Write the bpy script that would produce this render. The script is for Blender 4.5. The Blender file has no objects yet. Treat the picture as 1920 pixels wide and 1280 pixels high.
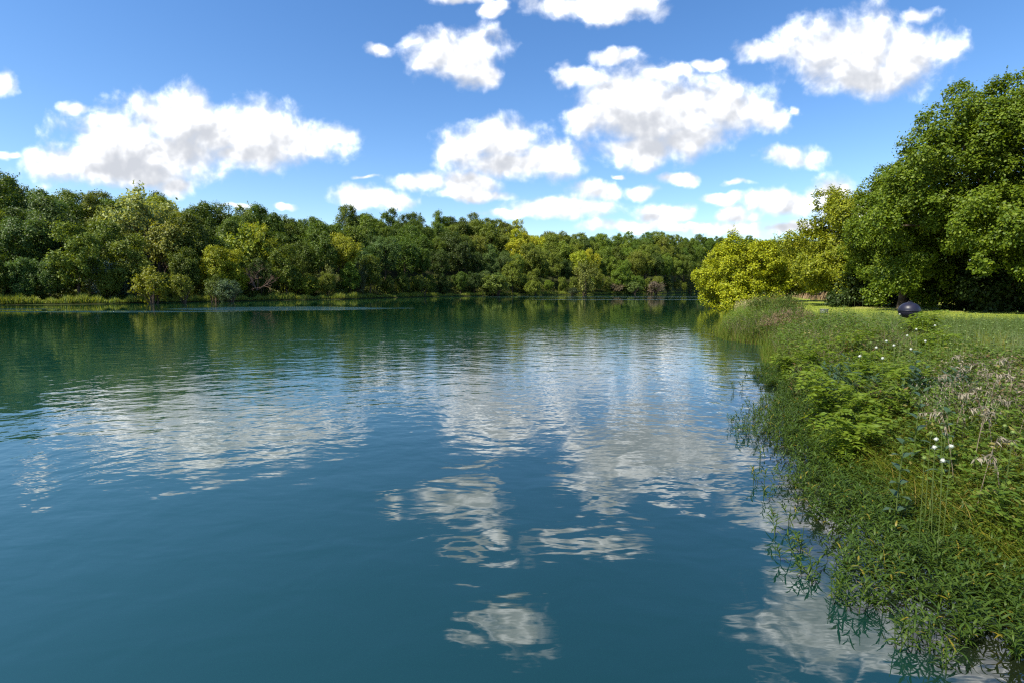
import bpy, math
import numpy as np
from mathutils import Vector, Matrix

R = math.radians
sc = bpy.context.scene
COL = sc.collection
rng = np.random.default_rng(11)

# ------------------------------------------------------------------ camera
H = 2.2
F = 960.0
TILT = math.atan(98 / 960)
ct, st = math.cos(TILT), math.sin(TILT)
cam_d = bpy.data.cameras.new('camera')
cam_d.lens = 18; cam_d.sensor_width = 36
cam_d.clip_start = 0.05; cam_d.clip_end = 4000
cam = bpy.data.objects.new('camera', cam_d); COL.objects.link(cam)
cam.location = (0, 0, H)
cam.rotation_euler = (R(90) - TILT, 0, 0)
sc.camera = cam
sc.cycles.max_bounces = 6; sc.cycles.diffuse_bounces = 2; sc.cycles.glossy_bounces = 3; sc.cycles.transmission_bounces = 2
sc.cycles.transparent_max_bounces = 6
sc.cycles.use_denoising = False; sc.cycles.filter_width = 1.25

def ray(px, py):
    a = (px - 960) / F; b = (640 - py) / F
    return (a, ct + b * st, -st + b * ct)
def at(px, py, Y):
    d = ray(px, py); s = Y / d[1]
    return np.array((d[0] * s, Y, H + d[2] * s))
def project(p):
    x, y, z = p[0], p[1], p[2] - H
    dep = y * ct - z * st; up = y * st + z * ct
    return 960 + F * x / dep, 640 - F * up / dep

# ------------------------------------------------------------------ helpers
def tag(o, label=None, cat=None, group=None, kind=None):
    if label: o['label'] = label
    if cat: o['category'] = cat
    if group: o['group'] = group
    if kind: o['kind'] = kind
    return o
def thing(name, label, cat, loc=(0, 0, 0), rotz=0.0, group=None, scale=1.0):
    o = bpy.data.objects.new(name, None); COL.objects.link(o)
    o.empty_display_size = 0.2
    o.location = loc; o.rotation_euler = (0, 0, rotz)
    o.scale = (scale,) * 3 if np.isscalar(scale) else scale
    return tag(o, label, cat, group)
def obj(name, me, mat=None, parent=None, smooth=False):
    if mat is not None and len(me.materials) == 0: me.materials.append(mat)
    if smooth: me.polygons.foreach_set('use_smooth', np.ones(len(me.polygons), bool))
    o = bpy.data.objects.new(name, me); COL.objects.link(o)
    if parent is not None: o.parent = parent
    return o
def mesh_arrays(name, V, faces_n, idx):
    """V (n,3); faces_n: verts per face (array); idx flat."""
    me = bpy.data.meshes.new(name)
    V = np.ascontiguousarray(V, dtype=np.float32)
    idx = np.ascontiguousarray(idx, dtype=np.int32)
    faces_n = np.ascontiguousarray(faces_n, dtype=np.int32)
    me.vertices.add(len(V)); me.vertices.foreach_set('co', V.ravel())
    me.loops.add(len(idx)); me.loops.foreach_set('vertex_index', idx)
    me.polygons.add(len(faces_n))
    starts = np.concatenate(([0], np.cumsum(faces_n)[:-1])).astype(np.int32)
    me.polygons.foreach_set('loop_start', starts)
    me.update(calc_edges=True)
    return me
def quads_mesh(name, V, Q):
    Q = np.asarray(Q).reshape(-1, 4)
    return mesh_arrays(name, V, np.full(len(Q), 4), Q.ravel())
def nrm(a):
    return a / np.maximum(np.linalg.norm(a, axis=-1, keepdims=True), 1e-9)
def rand_dirs(n, r=rng):
    return nrm(r.normal(size=(n, 3)))

class MB:
    """collects strips / leaves / tubes as quads"""
    def __init__(self): self.V = []; self.Q = []; self.n = 0
    def add(self, V, Q):
        V = np.asarray(V, float).reshape(-1, 3); Q = np.asarray(Q, int).reshape(-1, 4)
        self.V.append(V); self.Q.append(Q + self.n); self.n += len(V)
    def leaves(self, P, A, N, L, W, fold=0.0, wide=0.45):
        """diamond leaves: base P, axis A, normal N, length L, width W"""
        n = len(P); L = np.broadcast_to(L, n)[:, None]; W = np.broadcast_to(W, n)[:, None]
        S = nrm(np.cross(A, N))
        mid = P + A * L * wide
        V = np.stack((P, mid + S * W * .5 + N * W * fold, P + A * L, mid - S * W * .5 + N * W * fold), 1).reshape(-1, 3)
        Q = np.arange(n * 4).reshape(n, 4)
        self.add(V, Q)
    def strips(self, C, W, S):
        """C (n,k,3) centrelines, W (n,k) widths, S (n,k,3) or (n,3) side vectors"""
        n, k, _ = C.shape
        if S.ndim == 2: S = S[:, None, :]
        W = W[..., None] * .5
        V = np.stack((C - S * W, C + S * W), 2).reshape(-1, 3)
        b = (np.arange(n)[:, None] * (2 * k) + np.arange(k - 1)[None] * 2)[..., None]
        Q = (b + np.array([0, 1, 3, 2])).reshape(-1, 4)
        self.add(V, Q)
    def lances(self, P, A, N, L, W, droop=0.3, k=4):
        """curved lance shaped leaves as strips"""
        n = len(P); L = np.broadcast_to(L, n); W = np.broadcast_to(W, n)
        t = np.linspace(0, 1, k)
        prof = np.interp(t, (0, .12, .38, .7, 1), (.25, .6, 1, .66, .05))
        dr = np.broadcast_to(droop, n)
        C = P[:, None] + A[:, None] * (L[:, None] * t)[..., None]
        C = C + np.array((0, 0, -1.0)) * ((L * dr)[:, None] * t ** 2)[..., None] + N[:, None] * ((L * .08)[:, None] * np.sin(t * 3.1))[..., None]
        S = nrm(np.cross(A, N))
        self.strips(C, W[:, None] * prof, S)
    def blades(self, P, hgt, lean, bend, wid, k=4, r=rng):
        """grass blades: root P, height, lean direction (n,2) unit, bend amount"""
        n = len(P)
        t = np.linspace(0, 1, k)
        hgt = np.broadcast_to(hgt, n); bend = np.broadcast_to(bend, n); wid = np.broadcast_to(wid, n)
        C = np.repeat(P[:, None], k, 1).astype(float)
        out = (bend * hgt)[:, None] * t ** 1.9
        C[..., 0] += lean[:, 0:1] * out; C[..., 1] += lean[:, 1:2] * out
        C[..., 2] += hgt[:, None] * (t - (np.clip(bend, 0, 1.2) * .45)[:, None] * t ** 2.6)
        a = r.uniform(0, 6.283, n)
        S = np.stack((np.cos(a), np.sin(a), np.zeros(n)), 1)
        self.strips(C, wid[:, None] * np.interp(t, (0, .4, 1), (.8, 1, .08)), S)
    def tube(self, pts, rad, sides=6):
        pts = np.asarray(pts, float); k = len(pts); rad = np.broadcast_to(rad, k)
        T = nrm(np.gradient(pts, axis=0))
        ref = np.where(np.abs(T[:, 2:3]) > .9, np.array([[1., 0, 0]]), np.array([[0, 0, 1.]]))
        U = nrm(np.cross(T, ref)); Wv = np.cross(T, U)
        a = np.arange(sides) / sides * 6.28318
        ring = pts[:, None] + rad[:, None, None] * (np.cos(a)[None, :, None] * U[:, None] + np.sin(a)[None, :, None] * Wv[:, None])
        i = np.arange(k - 1)[:, None] * sides; j = np.arange(sides)[None]; j2 = (j + 1) % sides
        Q = np.stack((i + j, i + j2, i + sides + j2, i + sides + j), -1).reshape(-1, 4)
        self.add(ring.reshape(-1, 3), Q)
    def lathe(self, prof, seg=32, c=(0, 0, 0)):
        prof = np.asarray(prof, float); k = len(prof)
        a = np.arange(seg) / seg * 6.28318
        V = np.stack((prof[:, 0:1] * np.cos(a), prof[:, 0:1] * np.sin(a), np.repeat(prof[:, 1:2], seg, 1)), -1) + np.asarray(c)
        i = np.arange(k - 1)[:, None] * seg; j = np.arange(seg)[None]; j2 = (j + 1) % seg
        Q = np.stack((i + j, i + j2, i + seg + j2, i + seg + j), -1).reshape(-1, 4)
        self.add(V.reshape(-1, 3), Q)
    def box(self, c, s):
        c = np.asarray(c, float); s = np.asarray(s, float) / 2
        v = np.array([(x, y, z) for z in (-1, 1) for x, y in ((-1, -1), (1, -1), (1, 1), (-1, 1))]) * s + c
        self.add(v, [(3, 2, 1, 0), (4, 5, 6, 7), (0, 1, 5, 4), (1, 2, 6, 5), (2, 3, 7, 6), (3, 0, 4, 7)])
    def mesh(self, name): return quads_mesh(name, np.concatenate(self.V), np.concatenate(self.Q))

# ------------------------------------------------------------------ materials
def new_mat(name):
    m = bpy.data.materials.new(name); m.use_nodes = True
    nt = m.node_tree; nt.nodes.clear()
    return m, nt
class NT:
    def __init__(self, nt): self.nt = nt
    def n(self, t, **kw):
        nd = self.nt.nodes.new(t)
        for k, v in kw.items():
            if k == 'ins':
                for a, b in v.items():
                    if hasattr(b, 'is_output'): self.nt.links.new(b, nd.inputs[a])
                    else: nd.inputs[a].default_value = b
            else: setattr(nd, k, v)
        return nd
    def math(self, op, a, b=None, c=None, clamp=False):
        nd = self.nt.nodes.new('ShaderNodeMath'); nd.operation = op; nd.use_clamp = clamp
        for i, v in enumerate((a, b, c)):
            if v is None: continue
            if hasattr(v, 'is_output'): self.nt.links.new(v, nd.inputs[i])
            else: nd.inputs[i].default_value = v
        return nd.outputs[0]
    def vm(self, op, a, b=None, c=None):
        nd = self.nt.nodes.new('ShaderNodeVectorMath'); nd.operation = op
        for i, v in enumerate((a, b, c)):
            if v is None: continue
            if hasattr(v, 'is_output'): self.nt.links.new(v, nd.inputs[i])
            else: nd.inputs[i].default_value = v
        return nd.outputs['Value'] if op in ('LENGTH', 'DOT_PRODUCT') else nd.outputs['Vector']
    def mix(self, f, a, b, blend='MIX'):
        nd = self.nt.nodes.new('ShaderNodeMix'); nd.data_type = 'RGBA'; nd.blend_type = blend
        for i, v in ((0, f), (6, a), (7, b)):
            if hasattr(v, 'is_output'): self.nt.links.new(v, nd.inputs[i])
            else:
                nd.inputs[i].default_value = v if (i == 0 or len(v) == 4) else (*v, 1)
        return nd.outputs[2]
    def noise(self, vec, scale, detail=3, rough=.5, dist=0.0):
        nd = self.n('ShaderNodeTexNoise', ins={'Scale': scale, 'Detail': detail, 'Roughness': rough, 'Distortion': dist})
        if vec is not None: self.nt.links.new(vec, nd.inputs['Vector'])
        return nd.outputs[0]
    def sstep(self, x, a, b, lo=0.0, hi=1.0):
        nd = self.n('ShaderNodeMapRange', interpolation_type='SMOOTHSTEP')
        for i, v in enumerate((x, a, b, lo, hi)):
            if hasattr(v, 'is_output'): self.nt.links.new(v, nd.inputs[i])
            else: nd.inputs[i].default_value = v
        return nd.outputs[0]

def leaf_mat(name, ca=None, cb=None, trans=0.35, rough=.55, spec=.25, tcol=(1.35, 1.25, .5), third=None, third_amt=.08):
    """foliage; ca/cb two hues mixed per leaf. None = object colour."""
    m, nt = new_mat(name); g = NT(nt)
    rnd = g.n('ShaderNodeNewGeometry').outputs['Random Per Island']
    if ca is None:
        oi = g.n('ShaderNodeObjectInfo')
        base = oi.outputs['Color']
        hsv = g.n('ShaderNodeHueSaturation', ins={'Hue': g.math('MULTIPLY_ADD', rnd, -.035, .527), 'Saturation': 1.0,
                  'Value': g.math('MULTIPLY_ADD', rnd, .7, .65), 'Color': base})
        c = hsv.outputs[0]
    else:
        c = g.mix(rnd, ca, cb)
        if third is not None:
            r2 = g.math('FRACT', g.math('MULTIPLY', rnd, 37.7))
            c = g.mix(g.math('LESS_THAN', r2, third_amt), c, third)
    p = g.n('ShaderNodeBsdfPrincipled', ins={'Base Color': c, 'Roughness': rough, 'Specular IOR Level': spec})
    t = g.n('ShaderNodeBsdfTranslucent', ins={'Color': g.mix(1.0, c, tcol, 'MULTIPLY')})
    mx = g.n('ShaderNodeMixShader', ins={0: trans, 1: p.outputs[0], 2: t.outputs[0]})
    o = g.n('ShaderNodeOutputMaterial'); nt.links.new(mx.outputs[0], o.inputs[0])
    return m
def plain_mat(name, col, rough=.6, spec=.3, var=.3, scale=8., bump=0.0, metal=0.0, col2=None):
    m, nt = new_mat(name); g = NT(nt)
    tc = g.n('ShaderNodeTexCoord').outputs['Object']
    nz = g.noise(tc, scale, 5, .6)
    c2 = col2 or tuple(v * (1 - var) for v in col)
    c = g.mix(g.sstep(nz, .35, .65), col, c2)
    p = g.n('ShaderNodeBsdfPrincipled', ins={'Base Color': c, 'Roughness': rough, 'Specular IOR Level': spec, 'Metallic': metal})
    if bump:
        b = g.n('ShaderNodeBump', ins={'Strength': 1.0, 'Distance': bump, 'Height': nz}); nt.links.new(b.outputs[0], p.inputs['Normal'])
    o = g.n('ShaderNodeOutputMaterial'); nt.links.new(p.outputs[0], o.inputs[0])
    return m

M_leaf = leaf_mat('tree_leaves')
M_bark = plain_mat('bark', (.10, .075, .055), .9, .1, .5, 3., .02)
M_deadwood = plain_mat('dead_wood', (.20, .13, .10), .9, .1, .4, 4.)

# ------------------------------------------------------------------ sun and sky
AZ, EL = R(-122), R(51)
SUN = np.array((math.sin(AZ) * math.cos(EL), math.cos(AZ) * math.cos(EL), math.sin(EL)))
sl = bpy.data.lights.new('sun', 'SUN'); sl.energy = 5.0; sl.angle = R(.5); sl.color = (1, .93, .78)
so = bpy.data.objects.new('sun', sl); COL.objects.link(so)
so.rotation_euler = Vector(-SUN).to_track_quat('-Z', 'Y').to_euler()
so.location = (-40, -20, 60)

world = bpy.data.worlds.new('World'); sc.world = world; world.use_nodes = True
world.cycles.sampling_method = 'MANUAL'; world.cycles.sample_map_resolution = 512
wn = world.node_tree; wn.nodes.clear()

# clouds: (px, py, rx, ry, weight) in photograph pixels, turned into directions of the sky
def up_from_reflection(px, py):
    """pixel of a reflection in the water -> pixel of the sky it mirrors"""
    d = ray(px, py); d = (d[0], d[1], -d[2])
    dep = d[1] * ct - d[2] * st; up = d[1] * st + d[2] * ct
    return 960 + F * d[0] / dep, 640 - F * up / dep
CL = [
 (140, 312, 80, 34, 1), (225, 262, 95, 52, 1), (325, 222, 105, 48, 1), (430, 250, 120, 52, 1), (545, 262, 95, 34, 1), (625, 250, 45, 18, .95),
 (250, 318, 150, 36, 1), (335, 345, 50, 22, 1), (300, 285, 130, 48, 1), (470, 285, 110, 30, 1), (140, 205, 34, 14, .75), (180, 322, 110, 30, 1),
 (862, 102, 76, 42, 1), (908, 134, 36, 20, 1), (806, 118, 34, 16, .9),
 (868, -4, 62, 14, .92), (922, 22, 24, 14, .84), (1110, 12, 112, 26, 1), (715, 92, 30, 11, .78),
 (1180, 190, 90, 60, 1), (1250, 215, 140, 62, 1), (1350, 205, 90, 48, 1), (1420, 222, 45, 26, .95), (1205, 280, 95, 30, 1), (1290, 262, 90, 34, 1),
 (1100, 140, 60, 20, .72), (1060, 140, 26, 22, .78), (1150, 106, 50, 16, .76), (1255, 130, 34, 14, .76), (1325, 118, 38, 12, .72), (1100, 225, 46, 30, .9),
 (1590, 100, 120, 62, 1), (1690, 112, 80, 52, 1), (1530, 92, 60, 34, .95), (1435, 102, 54, 20, .84), (1718, 34, 40, 16, .78), (1764, 98, 26, 24, .82), (1620, 150, 90, 28, 1),
 (930, 268, 84, 38, 1), (1025, 295, 60, 32, 1), (960, 308, 110, 22, 1), (868, 286, 44, 26, .95),
 (790, 345, 58, 20, 1), (875, 345, 70, 30, 1), (885, 368, 85, 14, 1),
 (1480, 290, 52, 20, .95), (1488, 205, 18, 12, .6), (1272, 338, 34, 13, .95), (1212, 361, 40, 14, .97), (1350, 376, 46, 14, .95), (1162, 329, 24, 6, .8), (1376, 346, 40, 8, .68),
 (690, 375, 72, 24, 1), (740, 384, 40, 14, .9), (1045, 392, 110, 24, 1), (1115, 360, 52, 24, 1), (965, 405, 66, 13, 1), (1245, 402, 62, 24, 1), (1185, 424, 100, 14, 1),
 (1470, 384, 74, 28, 1), (1555, 360, 60, 30, 1), (1385, 408, 44, 20, 1), (1385, 432, 62, 16, 1), (1480, 432, 80, 18, 1), (1600, 400, 90, 30, 1), (1290, 430, 60, 10, .95),
 (535, 382, 36, 9, .85), (700, 336, 34, 7, .62), (8, 156, 24, 24, .82), (10, 290, 34, 8, .8), (440, 386, 40, 6, .8), (1700, 430, 90, 26, .9), (1850, 300, 60, 26, .8),
]
for (px, py, rx, ry, w) in [(948, 1175, 92, 44, .80), (1600, 1170, 170, 90, .98), (1480, 1095, 60, 40, .85), (1760, 1240, 160, 60, 1),
                            (60, 905, 30, 24, .6)]:
    a = up_from_reflection(px, py); b = up_from_reflection(px + rx, py); c = up_from_reflection(px, py + ry)
    CL.append((a[0], a[1], abs(b[0] - a[0]), abs(c[1] - a[1]), w))

def uv(px, py):
    d = ray(px, py); return d[0] / d[1], d[2] / d[1]
def chain_group():
    gt = bpy.data.node_groups.new('cloud_shapes', 'ShaderNodeTree')
    gt.interface.new_socket('P', in_out='INPUT', socket_type='NodeSocketVector')
    gt.interface.new_socket('D', in_out='OUTPUT', socket_type='NodeSocketFloat')
    g = NT(gt); gi = g.n('NodeGroupInput'); go = g.n('NodeGroupOutput'); Pw = gi.outputs[0]
    d = None
    for (px, py, rx, ry, w) in CL:
        u, v = uv(px, py)
        ru = abs(uv(px + rx, py)[0] - u) * (1.22 if py < 325 else 1.05 if py < 395 else .96); rv = abs(uv(px, py - ry)[1] - v) * (1.3 if py < 325 else 1.08 if py < 395 else .92)
        q = g.vm('LENGTH', g.vm('MULTIPLY_ADD', Pw, (1 / ru, 1 / rv, 0), (-u / ru, -v / rv, 0)))
        if w < 1: q = g.math('ADD', q, (1 - w) * .9)
        d = q if d is None else g.math('SMOOTH_MIN', d, q, .14)
    gt.links.new(g.math('SUBTRACT', 1.0, g.math('MINIMUM', d, 3.0)), go.inputs[0])
    return gt
gt = chain_group()
g = NT(wn)
tc = g.n('ShaderNodeTexCoord').outputs['Generated']
sep = g.n('ShaderNodeSeparateXYZ', ins={0: tc})
dy = g.math('MAXIMUM', sep.outputs[1], .02)
u = g.math('DIVIDE', sep.outputs[0], dy); v = g.math('DIVIDE', sep.outputs[2], dy)
Pn = g.n('ShaderNodeCombineXYZ', ins={0: u, 1: v, 2: 0.0}).outputs[0]
w1 = g.n('ShaderNodeTexNoise', ins={'Vector': Pn, 'Scale': 8.0, 'Detail': 4.0, 'Roughness': .6})
Pw = g.vm('MULTIPLY_ADD', g.vm('SUBTRACT', w1.outputs[1], (.5, .5, .5)), (.09, .055, 0), Pn)
def chain(off):
    nd = wn.nodes.new('ShaderNodeGroup'); nd.node_tree = gt
    wn.links.new(Pw if off is None else g.vm('ADD', Pw, off), nd.inputs[0]); return nd.outputs[0]
def fluff(off, det):
    src = Pn if off is None else g.vm('ADD', Pn, off)
    a = g.noise(src, 14.0, det, .57, .15)
    return g.math('SUBTRACT', a, .5)
C0 = chain(None); C2 = chain((-.004, .045, 0))
f0 = fluff(None, 8); f1 = fluff((-.012, .018, 0), 3.5); fs = fluff(None, 3.5)
D0 = g.math('ADD', g.math('MULTIPLY', f0, g.sstep(C0, .9, .1, 1.0, 1.75)), C0)
alpha = g.sstep(D0, -.20, .68)
infront = g.sstep(sep.outputs[1], .02, .15)
above = g.sstep(sep.outputs[2], -.02, .01)
alpha = g.math('MULTIPLY', g.math('MULTIPLY', alpha, infront), above)
# sunlit puffs and greyer bases
L = g.math('MULTIPLY_ADD', g.math('SUBTRACT', fs, f1), 2.1, .64)
L = g.math('SUBTRACT', L, g.math('MULTIPLY', g.sstep(g.math('MULTIPLY_ADD', f1, .9, C2), .0, 1.25), .62))
L = g.math('ADD', L, g.math('MULTIPLY', g.sstep(D0, 1.1, .3), .10), clamp=True)
L4 = g.math('POWER', L, 3.0)
ccol = g.mix(L4, g.mix(L, (.31, .325, .355), (.47, .475, .485)), (1.10, 1.105, 1.11))
sky = g.n('ShaderNodeTexSky', sky_type='NISHITA', sun_disc=False, sun_elevation=EL, sun_rotation=AZ % (2 * math.pi), air_density=1.0, dust_density=.4, ozone_density=1.6, altitude=250)
SKY_S = .10
skc = g.n('ShaderNodeHueSaturation', ins={'Hue': .505, 'Saturation': 1.27, 'Value': .97, 'Color': sky.outputs[0]}).outputs[0]
cl_scaled = g.vm('SCALE', ccol); cl_scaled.node.inputs['Scale'].default_value = 1 / SKY_S
fin = g.mix(alpha, skc, cl_scaled)
bg = g.n('ShaderNodeBackground', ins={'Color': fin, 'Strength': SKY_S})
wo = g.n('ShaderNodeOutputWorld'); wn.links.new(bg.outputs[0], wo.inputs[0])

sc.view_settings.view_transform = 'Standard'; sc.view_settings.look = 'None'
sc.view_settings.exposure = 1.1; sc.view_settings.gamma = 1.0; sc.view_settings.use_curve_mapping = False

# ------------------------------------------------------------------ ground of the near bank
EY = np.array([-30, -3, 2.4, 2.8, 3.4, 4.0, 5.3, 7.0, 8.4, 10, 12, 14, 17, 19.3, 20.6, 22, 24, 28, 40, 57, 100, 200, 384, 460])
EX = np.array([-1, 1.9, 2.80, 2.66, 2.42, 2.42, 2.70, 3.2, 3.7, 4.8, 5.8, 6.5, 8.0, 9.7, 9.3, 8.9, 9.4, 11.5, 17.2, 25.2, 43.5, 82, 145, 168])
LO = np.interp(EY, [-30, 8, 12, 18, 30, 460], [1.5, 1.4, .9, .5, .3, .3])
def edge(Y): return np.interp(Y, EY, EX)
def land(Y): return np.interp(Y, EY, EX + LO)
S_ = np.array([-8, -3, -1, 0, .5, 1.2, 2.2, 4, 8, 15, 40, 90, 400.])
Z_ = np.array([-3, -1.4, -.42, -.02, .16, .34, .55, .68, .76, .8, .95, 1.3, 2.5])
def gz(x, y):
    s = x - land(y)
    z = np.interp(s, S_, Z_)
    return z + .04 * np.sin(x * 1.7 + y * .9) * np.clip(s, 0, 1) * np.clip(1.5 - s / 20, 0, 1)
ys = np.concatenate((np.linspace(-30, 0, 20), np.linspace(.3, 30, 130), np.linspace(31, 120, 60), np.linspace(125, 460, 40)))
ss = np.concatenate((np.linspace(-8, -.5, 10), np.linspace(-.3, 8, 50), np.linspace(9, 60, 40), np.geomspace(65, 500, 16)))
YY, SS = np.meshgrid(ys, ss, indexing='ij'); XX = land(YY) + SS
V = np.stack((XX, YY, gz(XX, YY)), -1).reshape(-1, 3)
def grid_quads(a, b):
    i = np.arange(a - 1)[:, None] * b + np.arange(b - 1)[None]
    return np.stack((i, i + b, i + b + 1, i + 1), -1).reshape(-1, 4)
me = quads_mesh('ground', V, grid_quads(len(ys), len(ss))[:, ::-1])
m, nt = new_mat('lawn_and_soil'); g = NT(nt)
pos = g.n('ShaderNodeNewGeometry').outputs['Position']
n1 = g.noise(pos, .35, 5, .6); n2 = g.noise(pos, 14., 5, .7); n3 = g.noise(pos, 70., 3, .6)
lawn = g.mix(g.sstep(n1, .3, .7), (.16, .215, .026), (.26, .275, .05))
lawn = g.mix(g.sstep(n2, .35, .75), lawn, (.13, .17, .02))
lawn = g.mix(g.math('MULTIPLY', g.sstep(g.noise(pos, .12, 4, .6), .56, .66), .6), lawn, (.33, .28, .12))
soil = g.mix(n2, (.05, .045, .022), (.085, .075, .03))
att = g.n('ShaderNodeAttribute', attribute_name='lawn')
c = g.mix(att.outputs['Fac'], soil, lawn)
p = g.n('ShaderNodeBsdfPrincipled', ins={'Base Color': c, 'Roughness': .9, 'Specular IOR Level': .1})
b = g.n('ShaderNodeBump', ins={'Strength': .8, 'Distance': .05, 'Height': g.math('ADD', n2, n3)}); nt.links.new(b.outputs[0], p.inputs['Normal'])
o = g.n('ShaderNodeOutputMaterial'); nt.links.new(p.outputs[0], o.inputs[0])
a = me.attributes.new('lawn', 'FLOAT', 'POINT')
lw = np.clip((SS - (3.0 + 1.0 * np.sin(YY * .4))) / 1.5, 0, 1) * np.clip((YY - 9) / 4, 0, 1)
a.data.foreach_set('value', lw.ravel().astype(np.float32))
ground = tag(obj('ground', me, m, smooth=True), kind='structure')

# ------------------------------------------------------------------ water
m, nt = new_mat('lake_water'); g = NT(nt)
pos = g.n('ShaderNodeNewGeometry').outputs['Position']
sp = g.n('ShaderNodeSeparateXYZ', ins={0: pos})
# ripples spreading in arcs over the lake
cx = g.math('ADD', sp.outputs[0], 0.5); cy = g.math('SUBTRACT', sp.outputs[1], 3.0)
rr = g.math('SQRT', g.math('ADD', g.math('MULTIPLY', cx, cx), g.math('MULTIPLY', cy, cy)))
th = g.math('ARCTAN2', cx, g.math('ADD', cy, .001))
wob = g.noise(pos, .25, 2, .5)
arc = g.n('ShaderNodeCombineXYZ', ins={0: g.math('MULTIPLY_ADD', wob, 3.0, rr), 1: g.math('MULTIPLY', th, 5.5), 2: 0.0}).outputs[0]
ripA = g.noise(arc, 2.7, 2, .5)
ripB = g.noise(g.vm('MULTIPLY', pos, (.50, 1.25, 1)), 4.2, 3, .5)
ripN = g.noise(g.vm('MULTIPLY', pos, (.8, 1.1, 1)), 1.9, 2, .5, .4)
ripC = g.noise(g.vm('MULTIPLY', pos, (.7, 1.0, 1)), .7, 2, .5)
fine = g.noise(g.vm('MULTIPLY', pos, (.6, 1.3, 1)), 9., 2, .5)
patch = g.sstep(g.noise(g.vm('MULTIPLY', pos, (.7, 1.6, 1)), .045, 3, .55), .40, .62)
rq = g.math('MULTIPLY_ADD', g.math('SUBTRACT', g.noise(pos, .12, 2, .5), .5), 14.0, rr)
mid = g.math('MULTIPLY', g.sstep(rr, 2.0, 7.0), g.sstep(rq, 38.0, 20.0))
far_calm = g.sstep(rr, 60., 25., .25, 1.0)
mid = g.math('MULTIPLY', mid, g.sstep(g.math('ADD', sp.outputs[0], g.math('MULTIPLY', sp.outputs[1], .55)), -5.0, -1.5, .18, 1.0))
h1 = g.math('MULTIPLY', ripA, g.math('MULTIPLY', mid, .0105))
h2 = g.math('MULTIPLY', ripB, g.math('MULTIPLY', g.math('MULTIPLY_ADD', mid, .0045, .0013), far_calm))
h3 = g.math('MULTIPLY', g.math('ADD', g.math('MULTIPLY', ripC, .014), g.math('MULTIPLY', ripN, .0085)), far_calm)
def lane(x0, y0, rx, ry):
    q = g.vm('LENGTH', g.vm('MULTIPLY', g.vm('SUBTRACT', pos, (x0, y0, 0)), (1 / rx, 1 / ry, 0)))
    q = g.math('MULTIPLY_ADD', g.math('SUBTRACT', g.noise(g.vm('MULTIPLY', pos, (.3, 1, 1)), .5, 3, .6), .5), .9, q)
    return g.sstep(q, 1.0, .45)
lanes = None
for args in ((-26, 58, 14, 6.5), (-38, 50, 13, 2.0), (22, 140, 50, 5), (30, 105, 32, 2.6), (-60, 56, 14, 1.6)):
    q = lane(*args); lanes = q if lanes is None else g.math('MAXIMUM', lanes, q)
h4 = g.math('MULTIPLY', fine, g.math('MULTIPLY_ADD', lanes, .16, g.math('MULTIPLY', mid, .0006)))
hh = g.math('ADD', g.math('ADD', h1, h2), g.math('ADD', h3, h4))
bmp = g.n('ShaderNodeBump', ins={'Strength': 1.0, 'Distance': 1.0, 'Height': hh})
deep = g.mix(g.sstep(rr, 8., 45.), (.0045, .033, .026), (.0020, .022, .0095))
deep = g.mix(g.math('MULTIPLY', patch, .25), deep, (.002, .030, .018))
marg = g.sstep(g.math('SUBTRACT', sp.outputs[0], g.math('MAXIMUM', g.math('MULTIPLY_ADD', sp.outputs[1], .33, 1.05), 2.45)), -.25, .45)
marg = g.math('MULTIPLY', marg, g.sstep(sp.outputs[1], 14., 10.))
deep = g.mix(marg, deep, (.010, .014, .006))
p = g.n('ShaderNodeBsdfPrincipled', ins={'Base Color': deep, 'Roughness': .015, 'IOR': 2.05, 'Specular IOR Level': .5})
nt.links.new(bmp.outputs[0], p.inputs['Normal'])
o = g.n('ShaderNodeOutputMaterial'); nt.links.new(p.outputs[0], o.inputs[0])
me = quads_mesh('water', np.array([(-500, -60, 0), (400, -60, 0), (400, 520, 0), (-500, 520, 0)], float), [(0, 1, 2, 3)])
tag(obj('water', me, m), kind='structure')

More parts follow.
